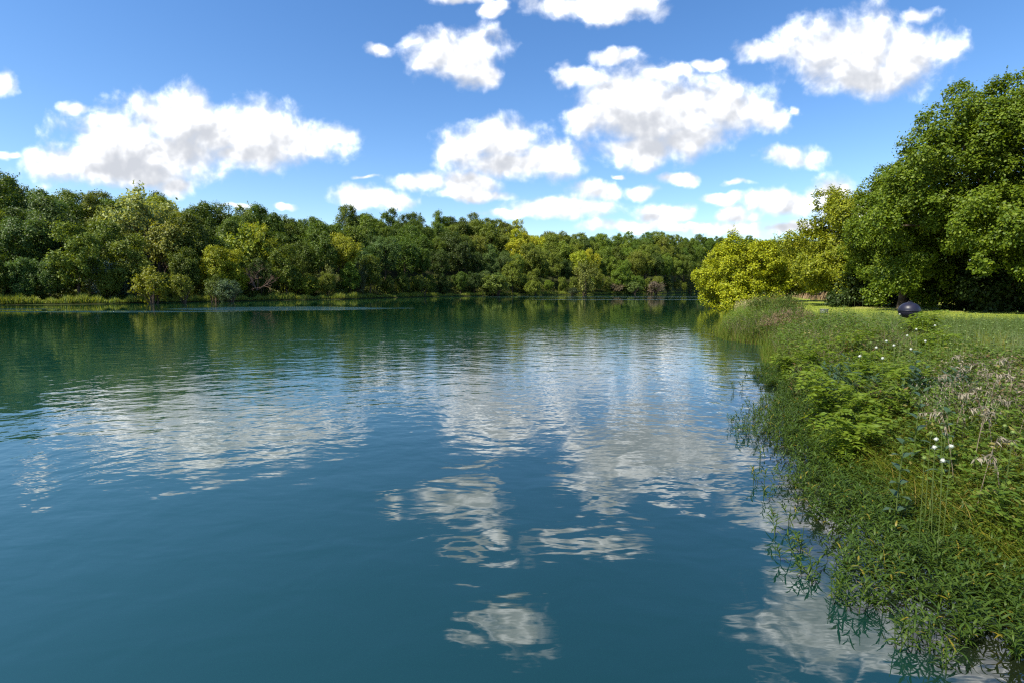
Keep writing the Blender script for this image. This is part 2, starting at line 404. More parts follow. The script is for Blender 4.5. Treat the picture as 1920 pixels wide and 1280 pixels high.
# ------------------------------------------------------------------ trees
def crown_mesh(name, seed, Rr=(4, 4, 4.5), cz=6.5, nlobe=16, lobe=(.30, .42), nsub=7, nleaf=3500, leaf=.45, spray=5, sprig=0, bottom=-.6, shell=.22, extra=(), jit=.32, aspect=.62, spread=(.55, .8)):
    r = np.random.default_rng(seed)
    Rr = np.array(Rr, float); C = np.array((0, 0, cz))
    D = rand_dirs(nlobe * 4, r); D = D[D[:, 2] > bottom]
    # spread the lobes
    keep = []
    for q in D:
        if all(np.dot(q, k) < math.cos(1.55 / math.sqrt(nlobe) * 1.1) for k in keep): keep.append(q)
        if len(keep) >= nlobe: break
    keep = np.array(keep)
    lc = C + keep * Rr * r.uniform(*spread, (len(keep), 1))
    lr = r.uniform(*lobe, len(keep)) * Rr.mean()
    lc = np.vstack((lc, C)); lr = np.append(lr, Rr.mean() * .55)
    for (x, y, z, q) in extra:
        lc = np.vstack((lc, (x, y, z))); lr = np.append(lr, q)
    sc_, sr_ = [], []
    for c0, r0 in zip(lc, lr):
        dd = rand_dirs(nsub * 2, r); dd[:, 2] += .25; dd = nrm(dd)[:nsub]
        sc_.append(c0 + dd * r0 * r.uniform(.55, .85, (nsub, 1))); sr_.append(r0 * r.uniform(.30, .52, nsub))
    sc_ = np.vstack(sc_); sr_ = np.concatenate(sr_)
    ns = nleaf // spray
    w = sr_ ** 2; w /= w.sum()
    k = r.choice(len(sc_), int(ns * 2.2), p=w)
    dd = rand_dirs(len(k), r); dd[:, 2] += .15; dd = nrm(dd)
    pos = sc_[k] + dd * sr_[k][:, None] * (1 - shell * r.uniform(0, 1, (len(k), 1)) ** 1.5)
    # cull what lies deep inside another clump
    dist = np.min(np.where(np.arange(len(lc))[None] >= 0, np.linalg.norm(pos[:, None] - lc[None], axis=2) / lr[None], 9), axis=1)
    keepm = dist > .62
    pos, dd = pos[keepm][:ns], dd[keepm][:ns]
    outward = nrm((pos - C) / Rr)
    n = len(pos) * spray
    tw = np.repeat(nrm(dd * .8 + outward * .5 + np.array((0, 0, -.15)) + r.normal(size=dd.shape) * .35), spray, 0)
    base = np.repeat(pos, spray, 0) + r.normal(size=(n, 3)) * jit * leaf * 2.2 
    N = nrm(np.repeat(dd * .55 + outward * .35, spray, 0) + np.array((0, 0, .55)) + r.normal(size=(n, 3)) * .55)
    A = nrm(tw + r.normal(size=(n, 3)) * .6); A = nrm(A - N * np.sum(A * N, 1, keepdims=True))
    Ls = leaf * r.uniform(.6, 1.25, n)
    mb = MB()
    mb.leaves(base - A * Ls[:, None] * .4, A, N, Ls, Ls * aspect, .12)
    if sprig:
        # shoots that stick out of the outline
        i = r.choice(len(pos), sprig); 
        for j in i:
            ax = nrm(outward[j] * .6 + np.array((0, 0, .6)) + r.normal(size=3) * .35)
            ln = leaf * r.uniform(2.6, 5.5); kk = 9
            t = r.uniform(0, 1, kk)[:, None]
            pp = pos[j] + ax * ln * t
            aa = nrm(ax * .5 + r.normal(size=(kk, 3)) * .7); NN = nrm(np.cross(aa, rand_dirs(kk, r)))
            mb.leaves(pp, aa, NN, leaf * r.uniform(.7, 1.1, kk), leaf * .6, .1)
    return mb.mesh(name), lc, lr
def trunk_mesh(name, seed, height, r0, lc, nl=6, sides=7, multi=1):
    r = np.random.default_rng(seed + 999); mb = MB()
    for q in range(multi):
        off = np.array((0, 0, 0.)) if multi == 1 else np.append(r.normal(size=2) * r0 * 2.2, 0)
        t = np.linspace(0, 1, 8)
        bend = r.normal(size=2) * .06 * height + off[:2] * 2
        pts = np.stack((off[0] + bend[0] * t ** 2, off[1] + bend[1] * t ** 2, -.4 + (height + .4) * t), 1)
        rad = r0 * (1 - .78 * t) * (1 + .5 * np.exp(-t * 16))
        mb.tube(pts, rad, sides)
        sel = r.choice(len(lc), min(nl, len(lc)), replace=False)
        for j in sel:
            f = r.uniform(.28, .75); i = int(f * 7)
            p0 = pts[i]; p1 = lc[j]
            if p1[2] < p0[2] + .3: p0 = pts[max(1, i - 3)]
            tt = np.linspace(0, 1, 6)[:, None]
            pm = p0 + (p1 - p0) * tt; pm[:, 2] += np.sin(tt[:, 0] * 3.14) * .08 * np.linalg.norm(p1 - p0)
            pm += r.normal(size=pm.shape) * .04 * np.linalg.norm(p1 - p0) * (tt > 0)
            mb.tube(pm, rad[i] * .55 * (1 - .82 * tt[:, 0]), 5)
    return mb.mesh(name)

PROTO = []
specs = [  # rough shapes of the wood's trees, about 13 m tall
    dict(Rr=(4.2, 4.0, 5.4), cz=6.9, nlobe=20), dict(Rr=(4.8, 4.6, 4.9), cz=7.3, nlobe=22), dict(Rr=(3.5, 3.6, 5.9), cz=6.6, nlobe=20),
    dict(Rr=(4.6, 4.0, 5.0), cz=7.1, nlobe=18, lobe=(.34, .46)), dict(Rr=(4.0, 4.3, 5.4), cz=6.8, nlobe=24, lobe=(.26, .36)), dict(Rr=(3.2, 3.2, 5.8), cz=6.4, nlobe=18, sprig=14),
    dict(Rr=(5.0, 4.6, 5.1), cz=7.0, nlobe=26, lobe=(.24, .34), sprig=10), dict(Rr=(4.0, 3.8, 5.2), cz=6.9, nlobe=15, lobe=(.34, .44), sprig=8, spread=(.6, .95)),
]
for i, s in enumerate(specs):
    cm, lc, lr = crown_mesh('wood_crown', 40 + i, nleaf=11000, leaf=.38, bottom=-.95, **s)
    tm = trunk_mesh('wood_trunk', 40 + i, s['cz'] + 1.5, .26, lc, 6)
    cm.materials.append(M_leaf); tm.materials.append(M_bark)
    PROTO.append((cm, tm))
def put_tree(cm, tm, loc, rotz, scale, col, label, cat='tree', group=None, name='tree'):
    t = thing(name, label, cat, loc, rotz, group, scale)
    c = obj('crown', cm, None, t); c.color = (*col, 1)
    obj('trunk', tm, None, t)
    return t

# far shore: px -> depth of waterline; skyline py
SPX = np.array([-500, -250, 0, 213, 430, 640, 853, 1000, 1240, 1310, 1420, 1560, 1800])
SYY = np.array([50, 59, 69, 75, 90, 107, 151, 176, 225, 330, 420, 440, 440])
KPX = np.array([-500, -250, 0, 60, 110, 170, 240, 300, 345, 400, 480, 560, 640, 690, 760, 860, 905, 960, 1080, 1200, 1340, 1420, 1500, 1560, 1800])
KPY = np.array([290, 300, 322, 350, 356, 362, 372, 356, 374, 384, 388, 400, 398, 392, 406, 408, 414, 428, 440, 442, 445, 450, 448, 448, 445])
def shoreY(px): return np.interp(px, SPX, SYY)
NR = 6
def row_depth(px, f):      # f 0..1 from the water's edge to the ridge
    Y0 = shoreY(px); return Y0 + 4 + f * (26 + .22 * Y0)
TREE_H = 12.5
def hill_z(px, f):
    Yr = row_depth(px, 1.0)
    top = at(px, np.interp(px, KPX, KPY), Yr)[2]
    return .45 + np.maximum(top - TREE_H, 1.0) * f ** .85
pxs = np.linspace(-500, 1800, 116); fs = np.concatenate((np.array([-.16, -.075, -.05, 0]), np.linspace(.06, 1.0, 14), np.array([1.3, 2.2])))
V = []
for px in pxs:
    for f in fs:
        Y = row_depth(px, f); x = (px - 960) / F * Y * 1.005
        if f < 0: z = {-.16: -1.5, -.075: .02, -.05: .3}[round(f, 3)]
        else: z = hill_z(px, min(f, 1.0)) - (0 if f <= 1 else 3 * (f - 1))
        V.append((x, Y if f > -.01 else shoreY(px) + {-.16: -6, -.075: .0, -.05: 1.2}[round(f, 3)], z))
me = quads_mesh('hillside', np.array(V), grid_quads(len(pxs), len(fs)))
M_forest_floor = plain_mat('forest_floor', (.03, .042, .010), .95, .05, .5, .3, col2=(.022, .022, .010))
tag(obj('hillside', me, M_forest_floor, smooth=True), kind='structure')

GREENS = {
    'dark':  ((.060, .090, .009), 'dark green broadleaf tree'),
    'mid':   ((.078, .108, .010), 'mid green broadleaf tree'),
    'olive': ((.095, .118, .013), 'olive green broadleaf tree'),
    'blue':  ((.060, .094, .020), 'blue green feathery tree'),
    'lime':  ((.195, .205, .012), 'yellow green leafy tree'),
    'deep':  ((.040, .060, .009), 'very dark green broadleaf tree'),
}
# where the photograph shows a hue of its own: px, py, radius, kind
HUES = [(60, 400, 75, 'blue'), (60, 480, 70, 'blue'), (20, 360, 70, 'dark'), (140, 380, 60, 'mid'), (160, 430, 50, 'olive'), (300, 400, 45, 'lime'), (330, 440, 45, 'lime'), (250, 460, 60, 'olive'),
        (310, 470, 40, 'blue'), (455, 460, 55, 'lime'), (400, 490, 30, 'lime'), (420, 410, 80, 'dark'), (540, 430, 60, 'dark'), (590, 470, 40, 'dark'), (610, 510, 40, 'olive'), (640, 480, 40, 'lime'),
        (680, 420, 60, 'mid'), (700, 465, 30, 'blue'), (780, 430, 60, 'dark'), (850, 490, 60, 'deep'), (930, 490, 55, 'blue'), (780, 490, 40, 'mid'), (900, 440, 60, 'olive'),
        (990, 450, 40, 'lime'), (985, 500, 50, 'olive'), (1050, 480, 50, 'olive'), (1090, 490, 28, 'lime'), (1150, 470, 50, 'mid'), (1230, 480, 45, 'olive'), (1255, 505, 16, 'lime'), (1300, 460, 50, 'dark'), (1190, 450, 40, 'dark')]
def hue_for(px, py, r):
    best, bd = None, 1.0
    for (x, y, q, k) in HUES:
        dd = math.hypot((px - x), (py - y) * 1.2) / q
        if dd < bd: best, bd = k, dd
    if best and r.random() < .85: return best
    return r.choice(['dark', 'mid', 'olive', 'dark', 'mid', 'deep'])
rt = np.random.default_rng(5)
WHERE = ['at the foot of the far wooded bank', 'low on the far wooded slope', 'on the lower half of the far wooded slope', 'on the upper half of the far wooded slope', 'high on the far wooded slope', 'on the far ridge against the sky']
for k in range(NR):
    f = k / (NR - 1)
    px = -200.0
    while px < 1640:
        Y = row_depth(px, f)
        step = (4.7 if k else 4.3) * F / Y * rt.uniform(.8, 1.2)
        pxx = px + (step * .5 if k % 2 else 0)
        px += step
        if pxx > 1310 and k < NR - 2: continue
        if pxx < -60 and k not in (0, 2, NR - 1): continue
        if pxx > 1420 and k != NR - 1: continue
        Yj = Y + rt.uniform(-2.5, 2.5) * (k > 0)
        if k and any(Yj < yl and abs(pxx - pl) < wl for pl, yl, wl in ((276, 96, 50), (460, 104, 46), (318, 92, 38), (545, 112, 18))): continue
        x = (pxx - 960) / F * Yj * 1.005
        z = float(hill_z(pxx, f)) - .3
        s = rt.uniform(.72, 1.10) * (1.0 if k < NR - 1 else 1.0)
        if k == 0: s *= rt.uniform(.5, .85)
        if Y > 200: s *= 1.12
        pr, pc = project((x, Yj, z + 9 * s))
        kind = hue_for(pr, pc, rt)
        col, words_ = GREENS[kind]
        jit = rt.uniform(.86, 1.16); jit *= 1.45 if pr > 950 else 1.2; col = tuple(c * jit * q for c, q in zip(col, rt.uniform(.93, 1.07, 3)))
        cm, tm = PROTO[rt.integers(len(PROTO))]
        lab = words_ + ' ' + WHERE[k]
        put_tree(cm, tm, (x, Yj, z), rt.uniform(0, 6.28), (s * rt.uniform(.82, .98), s * rt.uniform(.85, 1.0), s * 1.04), col, lab, 'tree', lab.replace(' tree ', ' trees ', 1), 'broadleaf_tree')

# ---- trees and shrubs along the far shore that stand out
def bush_proto(name, seed, **kw):
    cm, lc, lr = crown_mesh(name + '_leaves', seed, **kw)
    tm = trunk_mesh(name + '_stem', seed, kw['cz'], .07 * kw['Rr'][2], lc, 6, 6, 3)
    cm.materials.append(M_leaf); tm.materials.append(M_bark)
    return cm, tm
def far_plant(px, pyb, pyt, wpx, Y, col, label, cat, name, proto, group=None, sq=1.0):
    """proto is 2 m wide, 2 m tall unit"""
    b = at(px, pyb, Y); b[2] = max(b[2], .15); top = at(px, pyt, Y)[2]; h = top - b[2]; b[2] -= .1 * h; h *= 1.08; w = wpx / F * Y
    return put_tree(*proto, tuple(b), rt.uniform(0, 6.28), (w / 2, w / 2 * sq, h / 2), col, label, cat, group, name)
B1 = bush_proto('round_bush', 71, Rr=(1, 1, .95), cz=1.0, nlobe=16, nleaf=4200, leaf=.12, bottom=-.9, sprig=20)
B2 = bush_proto('loose_bush', 72, Rr=(.95, .95, 1), cz=1.0, nlobe=11, lobe=(.28, .42), nleaf=3000, leaf=.13, bottom=-.9, sprig=50, spread=(.6, .95))
B3 = bush_proto('upright_bush', 73, Rr=(.9, .9, 1), cz=1.02, nlobe=14, lobe=(.26, .36), nleaf=3400, leaf=.12, bottom=-.95, sprig=40)
far_plant(192, 560, 492, 52, 80, (.20, .25, .19), 'silvery grey leafed small tree at the far shore edge', 'tree', 'silver_leaf_tree', B2)
far_plant(232, 560, 490, 60, 82, (.085, .125, .075), 'grey green tiered tree beside the silvery one', 'tree', 'small_tree', B3)
far_plant(287, 567, 500, 66, 76, (.155, .165, .012), 'bright yellow green small tree at the water, the larger of two', 'tree', 'small_tree', B3)
far_plant(340, 562, 511, 40, 78, (.135, .155, .014), 'bright yellow green small tree at the water, the smaller of two', 'tree', 'small_tree', B1)
far_plant(404, 563, 516, 42, 86, (.085, .115, .02), 'olive shrub at the edge of the far shore', 'shrub', 'shrub', B3)
far_plant(428, 563, 522, 46, 85, (.075, .115, .055), 'grey green low shrub next to an olive one on the far shore', 'shrub', 'shrub', B1)
far_plant(20, 566, 498, 60, 76, (.10, .14, .04), 'pale green shrub where the far shore meets the picture edge', 'shrub', 'shrub', B2)
far_plant(110, 562, 500, 66, 80, (.045, .075, .028), 'dark shrub hanging over the reeds of the far shore', 'shrub', 'shrub', B1)
far_plant(566, 552, 515, 66, 106, (.20, .225, .02), 'lime yellow spreading shrub below dark trees', 'shrub', 'shrub', B1)
far_plant(618, 552, 487, 34, 112, (.115, .13, .025), 'tall olive shrub near a lime yellow shrub', 'shrub', 'shrub', B3)
far_plant(545, 556, 486, 40, 112, (.17, .17, .02), 'yellowish tree with drooping crown behind a lime shrub', 'tree', 'small_tree', B2)
far_plant(672, 552, 490, 34, 118, (.07, .08, .03), 'dull olive tall shrub on the far shore', 'shrub', 'shrub', B3)
far_plant(792, 550, 516, 28, 140, (.12, .15, .02), 'small lime shrub before dark trunks', 'shrub', 'shrub', B3)
far_plant(928, 549, 513, 56, 162, (.105, .14, .022), 'round mid green shrub alone on the far bank', 'shrub', 'shrub', B1)
far_plant(999, 555, 525, 30, 171, (.13, .16, .015), 'small yellow green tree standing alone at the waterline', 'tree', 'small_tree', B1)
far_plant(1075, 553, 539, 20, 180, (.04, .055, .02), 'low dark shrub at the waterline', 'shrub', 'shrub', B1)
far_plant(1098, 548, 494, 46, 190, (.14, .155, .03), 'pale olive tree with low crown near the end of the lake', 'tree', 'small_tree', B2)
far_plant(1150, 549, 532, 34, 210, (.17, .135, .085), 'pinkish grey dry shrub on the far bank, paler of two', 'shrub', 'shrub', B2)
far_plant(1228, 551, 529, 30, 216, (.13, .10, .075), 'greyish brown dry shrub on the far bank, darker of two', 'shrub', 'shrub', B2)
far_plant(1186, 549, 527, 34, 212, (.10, .14, .03), 'green shrub between two dry greyish shrubs', 'shrub', 'shrub', B1)
far_plant(1290, 547, 508, 34, 300, (.085, .105, .03), 'olive tree at the far end of the lake', 'tree', 'small_tree', B3)
# pale lime crown high on the slope
B4 = bush_proto('open_tree', 74, Rr=(1, 1, 1), cz=1.0, nlobe=13, lobe=(.24, .34), nleaf=3600, leaf=.11, bottom=-.6, sprig=24, spread=(.6, .98))
far_plant(276, 480, 358, 104, 96, (.23, .26, .075), 'pale lime tree with clustered blooms high on the far slope', 'tree', 'lime_tree', B4)
far_plant(460, 540, 420, 96, 104, (.17, .21, .022), 'bright green tall tree among dark trees of the far slope', 'tree', 'lime_tree', B3)
far_plant(318, 500, 412, 70, 92, (.17, .18, .03), 'yellowish broad tree under the pale lime one', 'tree', 'lime_tree', B1)
# the bare dead branches
def dead_branches(loc, seed, size):
    r = np.random.default_rng(seed); mb = MB()
    def grow(p, d, ln, rad, lv):
        t = np.linspace(0, 1, 5)[:, None]; e = nrm(d + r.normal(size=3) * .25)
        pts = p + (d * (1 - t) + e * t) * t * ln
        mb.tube(pts, rad * (1 - .6 * t[:, 0]), 4)
        if lv:
            for _ in range(3 if lv > 1 else 4):
                i = r.integers(2, 5); grow(pts[i], nrm(d + r.normal(size=3) * .6), ln * r.uniform(.45, .7), rad * .5, lv - 1)
    for _ in range(7): grow(np.zeros(3), nrm(np.array((r.normal() * .8, r.normal() * .4, 1))), size * .5, size * .011, 3)
    o = thing('dead_tree', 'bare reddish grey dead branches at the foot of the far slope', 'dead tree', loc)
    obj('branches', mb.mesh('branches'), M_deadwood, o)
b = at(482, 545, 96); dead_branches(tuple(b), 3, 6.0)

# reeds of the far shore: nobody could count them
mb = MB()
n = 60000; px = rt.uniform(-300, 1330, n)
Y = shoreY(px) + rt.uniform(.1, 1, n) ** 1.2 * 7.0 + .1
x = (px - 960) / F * Y
hh_ = rt.uniform(.55, 1.1, n) * (1 + .35 * np.sin(px * .05) + .25 * np.sin(px * .21))
a = rt.uniform(0, 6.28, n)
mb.blades(np.stack((x, Y, np.full(n, .15) + .05 * (Y - shoreY(px))), 1), hh_, np.stack((np.cos(a), np.sin(a)), 1), rt.uniform(.1, .6, n), rt.uniform(.05, .12, n), 3, rt)
M_reed = leaf_mat('shore_reeds', (.17, .22, .022), (.25, .255, .05), .35, third=(.10, .16, .02), third_amt=.3)
tag(obj('reeds', mb.mesh('reeds'), M_reed), 'strip of yellow green reeds along the far waterline', 'reeds', kind='stuff')

# low growth along the foot of the wood
mb = MB(); n = 46000; px = rt.uniform(-300, 1330, n); px0 = np.round(px / 9) * 9
Y = shoreY(px) + 3.5 + rt.uniform(0, 1, n) * 11; x = (px - 960) / F * Y
top_ = 1.1 + .9 * np.sin(px0 * .31) + .8 * np.sin(px0 * .117 + 1) + .5 * np.sin(px0 * .9)
z = hill_z(px, np.clip((Y - shoreY(px) - 4) / (26 + .22 * shoreY(px)), 0, 1)) - .1 + np.maximum(top_, .4) * rt.uniform(0, 1, n) ** .8
A = rand_dirs(n, rt); N = nrm(np.array((0, -.4, .9)) + rt.normal(size=(n, 3)) * .5)
mb.leaves(np.stack((x, Y, z), 1), A, N, rt.uniform(.25, .5, n), rt.uniform(.15, .3, n), .1)
tag(obj('undergrowth', mb.mesh('undergrowth'), leaf_mat('undergrowth_leaves', (.07, .10, .012), (.13, .15, .018), .35)), 'low leafy undergrowth at the foot of the far wood', 'undergrowth', kind='stuff')

# ---- big trees on the near bank
def near_tree(px, Y, h, Rr, col, label, seed, name='tree', nleaf=60000, leaf=.17, cz=None, nlobe=26, r0=.3, z=None, extra=(), bottom=-.8, **kw):
    x = (px - 960) / F * Y
    z = float(gz(np.array(x), np.array(Y))) if z is None else z
    cz = cz or h - Rr[2]
    cm, lc, lr = crown_mesh(name + '_crown', seed, Rr=Rr, cz=cz, nlobe=nlobe, nsub=10, nleaf=nleaf, leaf=leaf, spray=7, bottom=bottom, extra=extra, **kw)
    tm = trunk_mesh(name + '_trunk', seed, cz + Rr[2] * .3, r0, lc, 14, 10, kw.get('multi', 1))
    cm.materials.append(M_leaf); tm.materials.append(M_bark)
    return put_tree(cm, tm, (x, Y, z), 0.0, 1.0, col, label, 'tree', None, name)
TOPS = [(-7.5, -1, 7.4, 1.4), (-6.4, -1.5, 9.3, 1.3), (-5.2, -1, 10.9, 1.4), (-3.6, 0, 12.3, 1.3), (-1.4, -1, 12.7, 1.2), (1.5, 0, 12.4, 1.4), (4, 0, 11.8, 1.5), (-8.0, 0, 5.0, 1.4)]
LOW = [(-1.6, -5.0, 2.6, 1.7), (.6, -5.4, 2.1, 1.8), (2.6, -5.4, 2.2, 1.8), (4.6, -4.8, 2.0, 1.8), (6.6, -3.6, 2.4, 1.9), (-3.8, -4.2, 3.3, 1.6), (.2, -3.6, 1.5, 1.5), (3.2, -3.8, 1.4, 1.5)] + [(x_, y_, 1.5, 1.7) for x_, y_ in ((-5.4, 1.5), (-3.4, 2.0), (0, 2.2), (2.6, .4), (5, 1.), (6, 2.5))]
near_tree(1872, 32, 15.6, (7.5, 7.0, 5.1), (.100, .142, .007), 'huge dense green tree towering over the lawn', 101, nleaf=290000, leaf=.17, nlobe=75, lobe=(.16, .25), sprig=700, r0=.5, cz=7.2, bottom=-.75, extra=LOW + TOPS, spread=(.58, 1.02))
near_tree(2110, 30, 14.6, (7.5, 7.5, 6.6), (.075, .12, .008), 'dense green tree at the lawn edge beyond the tallest tree', 102, nleaf=90000, leaf=.19, nlobe=40, lobe=(.18, .28), sprig=150, r0=.45, cz=6.6, bottom=-.95, spread=(.6, .95))
near_tree(1690, 37, 10.4, (4.2, 4.4, 4.8), (.105, .148, .009), 'mid green tree tucked against the tallest tree', 103, nleaf=80000, leaf=.17, nlobe=40, lobe=(.19, .29), sprig=260, cz=5.2, bottom=-.98, spread=(.6, .95))
near_tree(1575, 45, 10.2, (4.7, 4.6, 4.9), (.185, .205, .010), 'yellow green rounded tree between the lawn and the golden bush', 104, nleaf=70000, leaf=.19, nlobe=34, lobe=(.2, .3), sprig=200, cz=5.2, bottom=-.9, spread=(.6, .92), extra=((-3.4, -2, 2.2, 1.6), (-1, -3.6, 2.0, 1.5), (2, -3.2, 1.8, 1.6)))
near_tree(1478, 60, 7.0, (4.4, 4.0, 3.4), (.22, .225, .010), 'lime green low tree directly behind the golden bush', 105, nleaf=46000, leaf=.21, nlobe=26, lobe=(.2, .3), sprig=90, cz=3.6, bottom=-.95)
near_tree(1385, 58, 7.4, (4.6, 4.2, 4.0), (.265, .285, .008), 'golden yellow tree leaning over the lake at the end of the bank', 106, name='golden_tree', nleaf=70000, leaf=.2, nlobe=34, lobe=(.2, .3), sprig=160, cz=3.7, bottom=-.98, z=.0, spread=(.6, .95),
          extra=((-3.2, -.8, 1.3, 1.5), (-1.6, -2.6, .9, 1.4), (.4, -3.0, 1.2, 1.5), (2.5, -1.6, 1.4, 1.5), (-4.1, .5, 3.0, 1.4)))
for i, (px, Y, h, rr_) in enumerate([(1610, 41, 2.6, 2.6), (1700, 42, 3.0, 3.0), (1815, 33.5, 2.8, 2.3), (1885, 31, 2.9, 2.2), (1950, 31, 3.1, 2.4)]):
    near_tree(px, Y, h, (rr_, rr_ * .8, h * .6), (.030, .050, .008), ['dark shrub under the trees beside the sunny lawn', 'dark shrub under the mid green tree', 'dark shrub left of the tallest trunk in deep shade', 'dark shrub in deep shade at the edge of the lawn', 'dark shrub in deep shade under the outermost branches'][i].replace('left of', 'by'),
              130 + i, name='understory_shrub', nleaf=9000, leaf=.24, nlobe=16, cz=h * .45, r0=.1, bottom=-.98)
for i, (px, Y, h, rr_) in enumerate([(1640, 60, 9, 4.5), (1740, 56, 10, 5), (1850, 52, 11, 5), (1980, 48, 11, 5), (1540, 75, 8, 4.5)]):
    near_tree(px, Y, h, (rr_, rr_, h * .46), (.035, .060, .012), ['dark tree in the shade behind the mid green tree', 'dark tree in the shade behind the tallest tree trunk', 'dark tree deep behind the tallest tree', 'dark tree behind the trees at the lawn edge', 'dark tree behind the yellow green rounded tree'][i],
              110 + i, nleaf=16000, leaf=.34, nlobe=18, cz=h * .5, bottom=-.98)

# small unseen cumulus, added outside the view to cast shade on the near bank
r = np.random.default_rng(77)
nu, nv = 64, 32
U_, V_ = np.meshgrid(np.arange(nu) / nu * 2 * np.pi, (np.arange(nv) + .5) / nv * np.pi, indexing='ij')
dirs = np.stack((np.cos(U_) * np.sin(V_), np.sin(U_) * np.sin(V_), np.cos(V_)), -1)
bump = np.zeros((nu, nv))
for q in rand_dirs(40, r): bump += .14 * np.clip((dirs @ q - .86) / .14, 0, 1)
SH_C = np.array((12.5, 8.0, .6)); ALT = 420.0
cc = SH_C + SUN * ALT / SUN[2]
Pc = cc + dirs * (1 + bump)[..., None] * np.array((11.0, 18.5, 6.0))
i = np.arange(nu)[:, None] * nv + np.arange(nv - 1)[None]; i2 = ((np.arange(nu) + 1) % nu)[:, None] * nv + np.arange(nv - 1)[None]
me = quads_mesh('shade_cloud', Pc.reshape(-1, 3), np.stack((i, i + 1, i2 + 1, i2), -1).reshape(-1, 4))
m, nt = new_mat('thin_cloud'); g = NT(nt)
mx = g.n('ShaderNodeMixShader', ins={0: .24, 1: g.n('ShaderNodeBsdfTransparent').outputs[0], 2: g.n('ShaderNodeBsdfDiffuse', ins={'Color': (.85, .86, .88, 1)}).outputs[0]})
nt.links.new(mx.outputs[0], g.n('ShaderNodeOutputMaterial').inputs[0]); M_cloud = m
SHADE = tag(obj('shade_cloud', me, M_cloud, smooth=True), kind='structure')

# ------------------------------------------------------------------ plants of the near bank
rb = np.random.default_rng(21)
def scatter(n, y0, y1, s0, s1, ypow=1.0, useE=False, r=rb):
    Y = y0 + (y1 - y0) * r.uniform(0, 1, n) ** ypow
    s = r.uniform(s0, s1, n)
    base = edge(Y) if useE else land(Y)
    x = base + s
    return x, Y, s
def in_view(x, Y, marg=1.12): return (np.abs(x) < Y * marg + .8)

# water willow: stems standing in the shallows with opposite lance leaves
def willow(mb, P, hgt, lean, r, npair=7, L=.095, W=.014):
    for k in range(npair):
        f = .25 + .75 * (k + .5) / npair
        n = len(P)
        q = P + np.stack((lean[:, 0] * hgt * .35 * f ** 1.5, lean[:, 1] * hgt * .35 * f ** 1.5, hgt * f), 1)
        a0 = r.uniform(0, 6.28, n) if k == 0 else a0 + 1.57 + r.normal(size=n) * .35
        for sgn in (0, math.pi):
            a = a0 + sgn
            rise = .25 + .75 * f + r.normal(size=n) * .18
            A = nrm(np.stack((np.cos(a), np.sin(a), rise), 1))
            N = nrm(np.stack((-np.cos(a) * rise, -np.sin(a) * rise, np.ones(n)), 1) + r.normal(size=(n, 3)) * .2)
            mb.lances(q, A, N, L * r.uniform(.65, 1.25, n) * (1.1 - .35 * abs(f - .5)), W * r.uniform(.75, 1.25, n), r.uniform(.1, .55, n), 4)
    t = np.linspace(0, 1, 4)
    C = P[:, None] + np.stack((lean[:, 0:1] * (hgt[:, None] * .35 * t ** 1.5), lean[:, 1:2] * (hgt[:, None] * .35 * t ** 1.5), hgt[:, None] * t), -1)
    a = r.uniform(0, 6.28, n); S = np.stack((np.cos(a), np.sin(a), 0 * a), 1)
    mb.strips(C, np.full((n, 4), .005), S)
M_willow = leaf_mat('water_willow_leaves', (.047, .095, .009), (.088, .140, .014), .3, third=(.26, .21, .02), third_amt=.025, rough=.45, spec=.35)
mb = MB()
n = 5200
Y = 2.0 + 11.5 * rb.uniform(0, 1, n) ** 1.35
wid = np.interp(Y, [2, 4, 6, 9, 12, 14], [2.2, 2.1, 1.9, 1.7, 1.0, .6])
s = wid * rb.uniform(0, 1, n) ** .52
wave = .18 * np.sin(Y * 3.1) + .13 * np.sin(Y * 7.3 + 1) + .25 * np.sin(Y * 1.3)
x = edge(Y) + .12 + wave * (1 - s / wid) + s
k = in_view(x, Y); x, Y, s, wid = x[k], Y[k], s[k], wid[k]; n = len(x)
hgt = rb.uniform(.14, .30, n) * (.7 + .5 * np.clip(s / wid, 0, 1))
a = rb.uniform(0, 6.28, n)
willow(mb, np.stack((x, Y, np.maximum(gz(x, Y), -.02)), 1), hgt, np.stack((np.cos(a) - .3, np.sin(a)), 1), rb)
tag(obj('water_willow', mb.mesh('water_willow'), M_willow), 'mat of dark green narrow leafed waterside plants in the shallows', 'water plants', kind='stuff')

# single stems reaching out over open water
SPR = [(1432, 935), (1452, 1000), (1478, 985), (1520, 1075), (1560, 1120), (1590, 1098), (1628, 1130), (1655, 1148), (1690, 1185), (1712, 1210), (1745, 1225), (1775, 1262), (1500, 1030), (1412, 905), (1405, 815), (1395, 790), (1425, 860), (1376, 732), (1392, 728), (1400, 700), (1610, 1150), (1680, 1215)]
for i, (px, py) in enumerate(SPR):
    d_ = ray(px, py); q = H / -d_[2]; loc = (d_[0] * q, d_[1] * q, 0)
    o = thing('water_willow_stem', 'narrow leafed green stem standing alone in open water off the bank', 'water plant', loc, rb.uniform(0, 6.28), 'plant stems standing in open water off the bank')
    mb = MB(); r = np.random.default_rng(300 + i)
    for _ in range(2):
        P0 = np.array([[r.normal() * .03, r.normal() * .03, -.03]])
        a = r.uniform(0, 6.28)
        willow(mb, P0, np.array([r.uniform(.14, .26)]), np.array([[math.cos(a), math.sin(a)]]), r, 6, .10, .014)
    obj('leaves', mb.mesh('stem_leaves'), M_willow, o)
    mb = MB(); mb.tube([(0, 0, -.05), (.01, .005, .1), (.02, .0, .22)], [.004, .003, .002], 5)
    obj('stem', mb.mesh('stem'), M_willow, o)

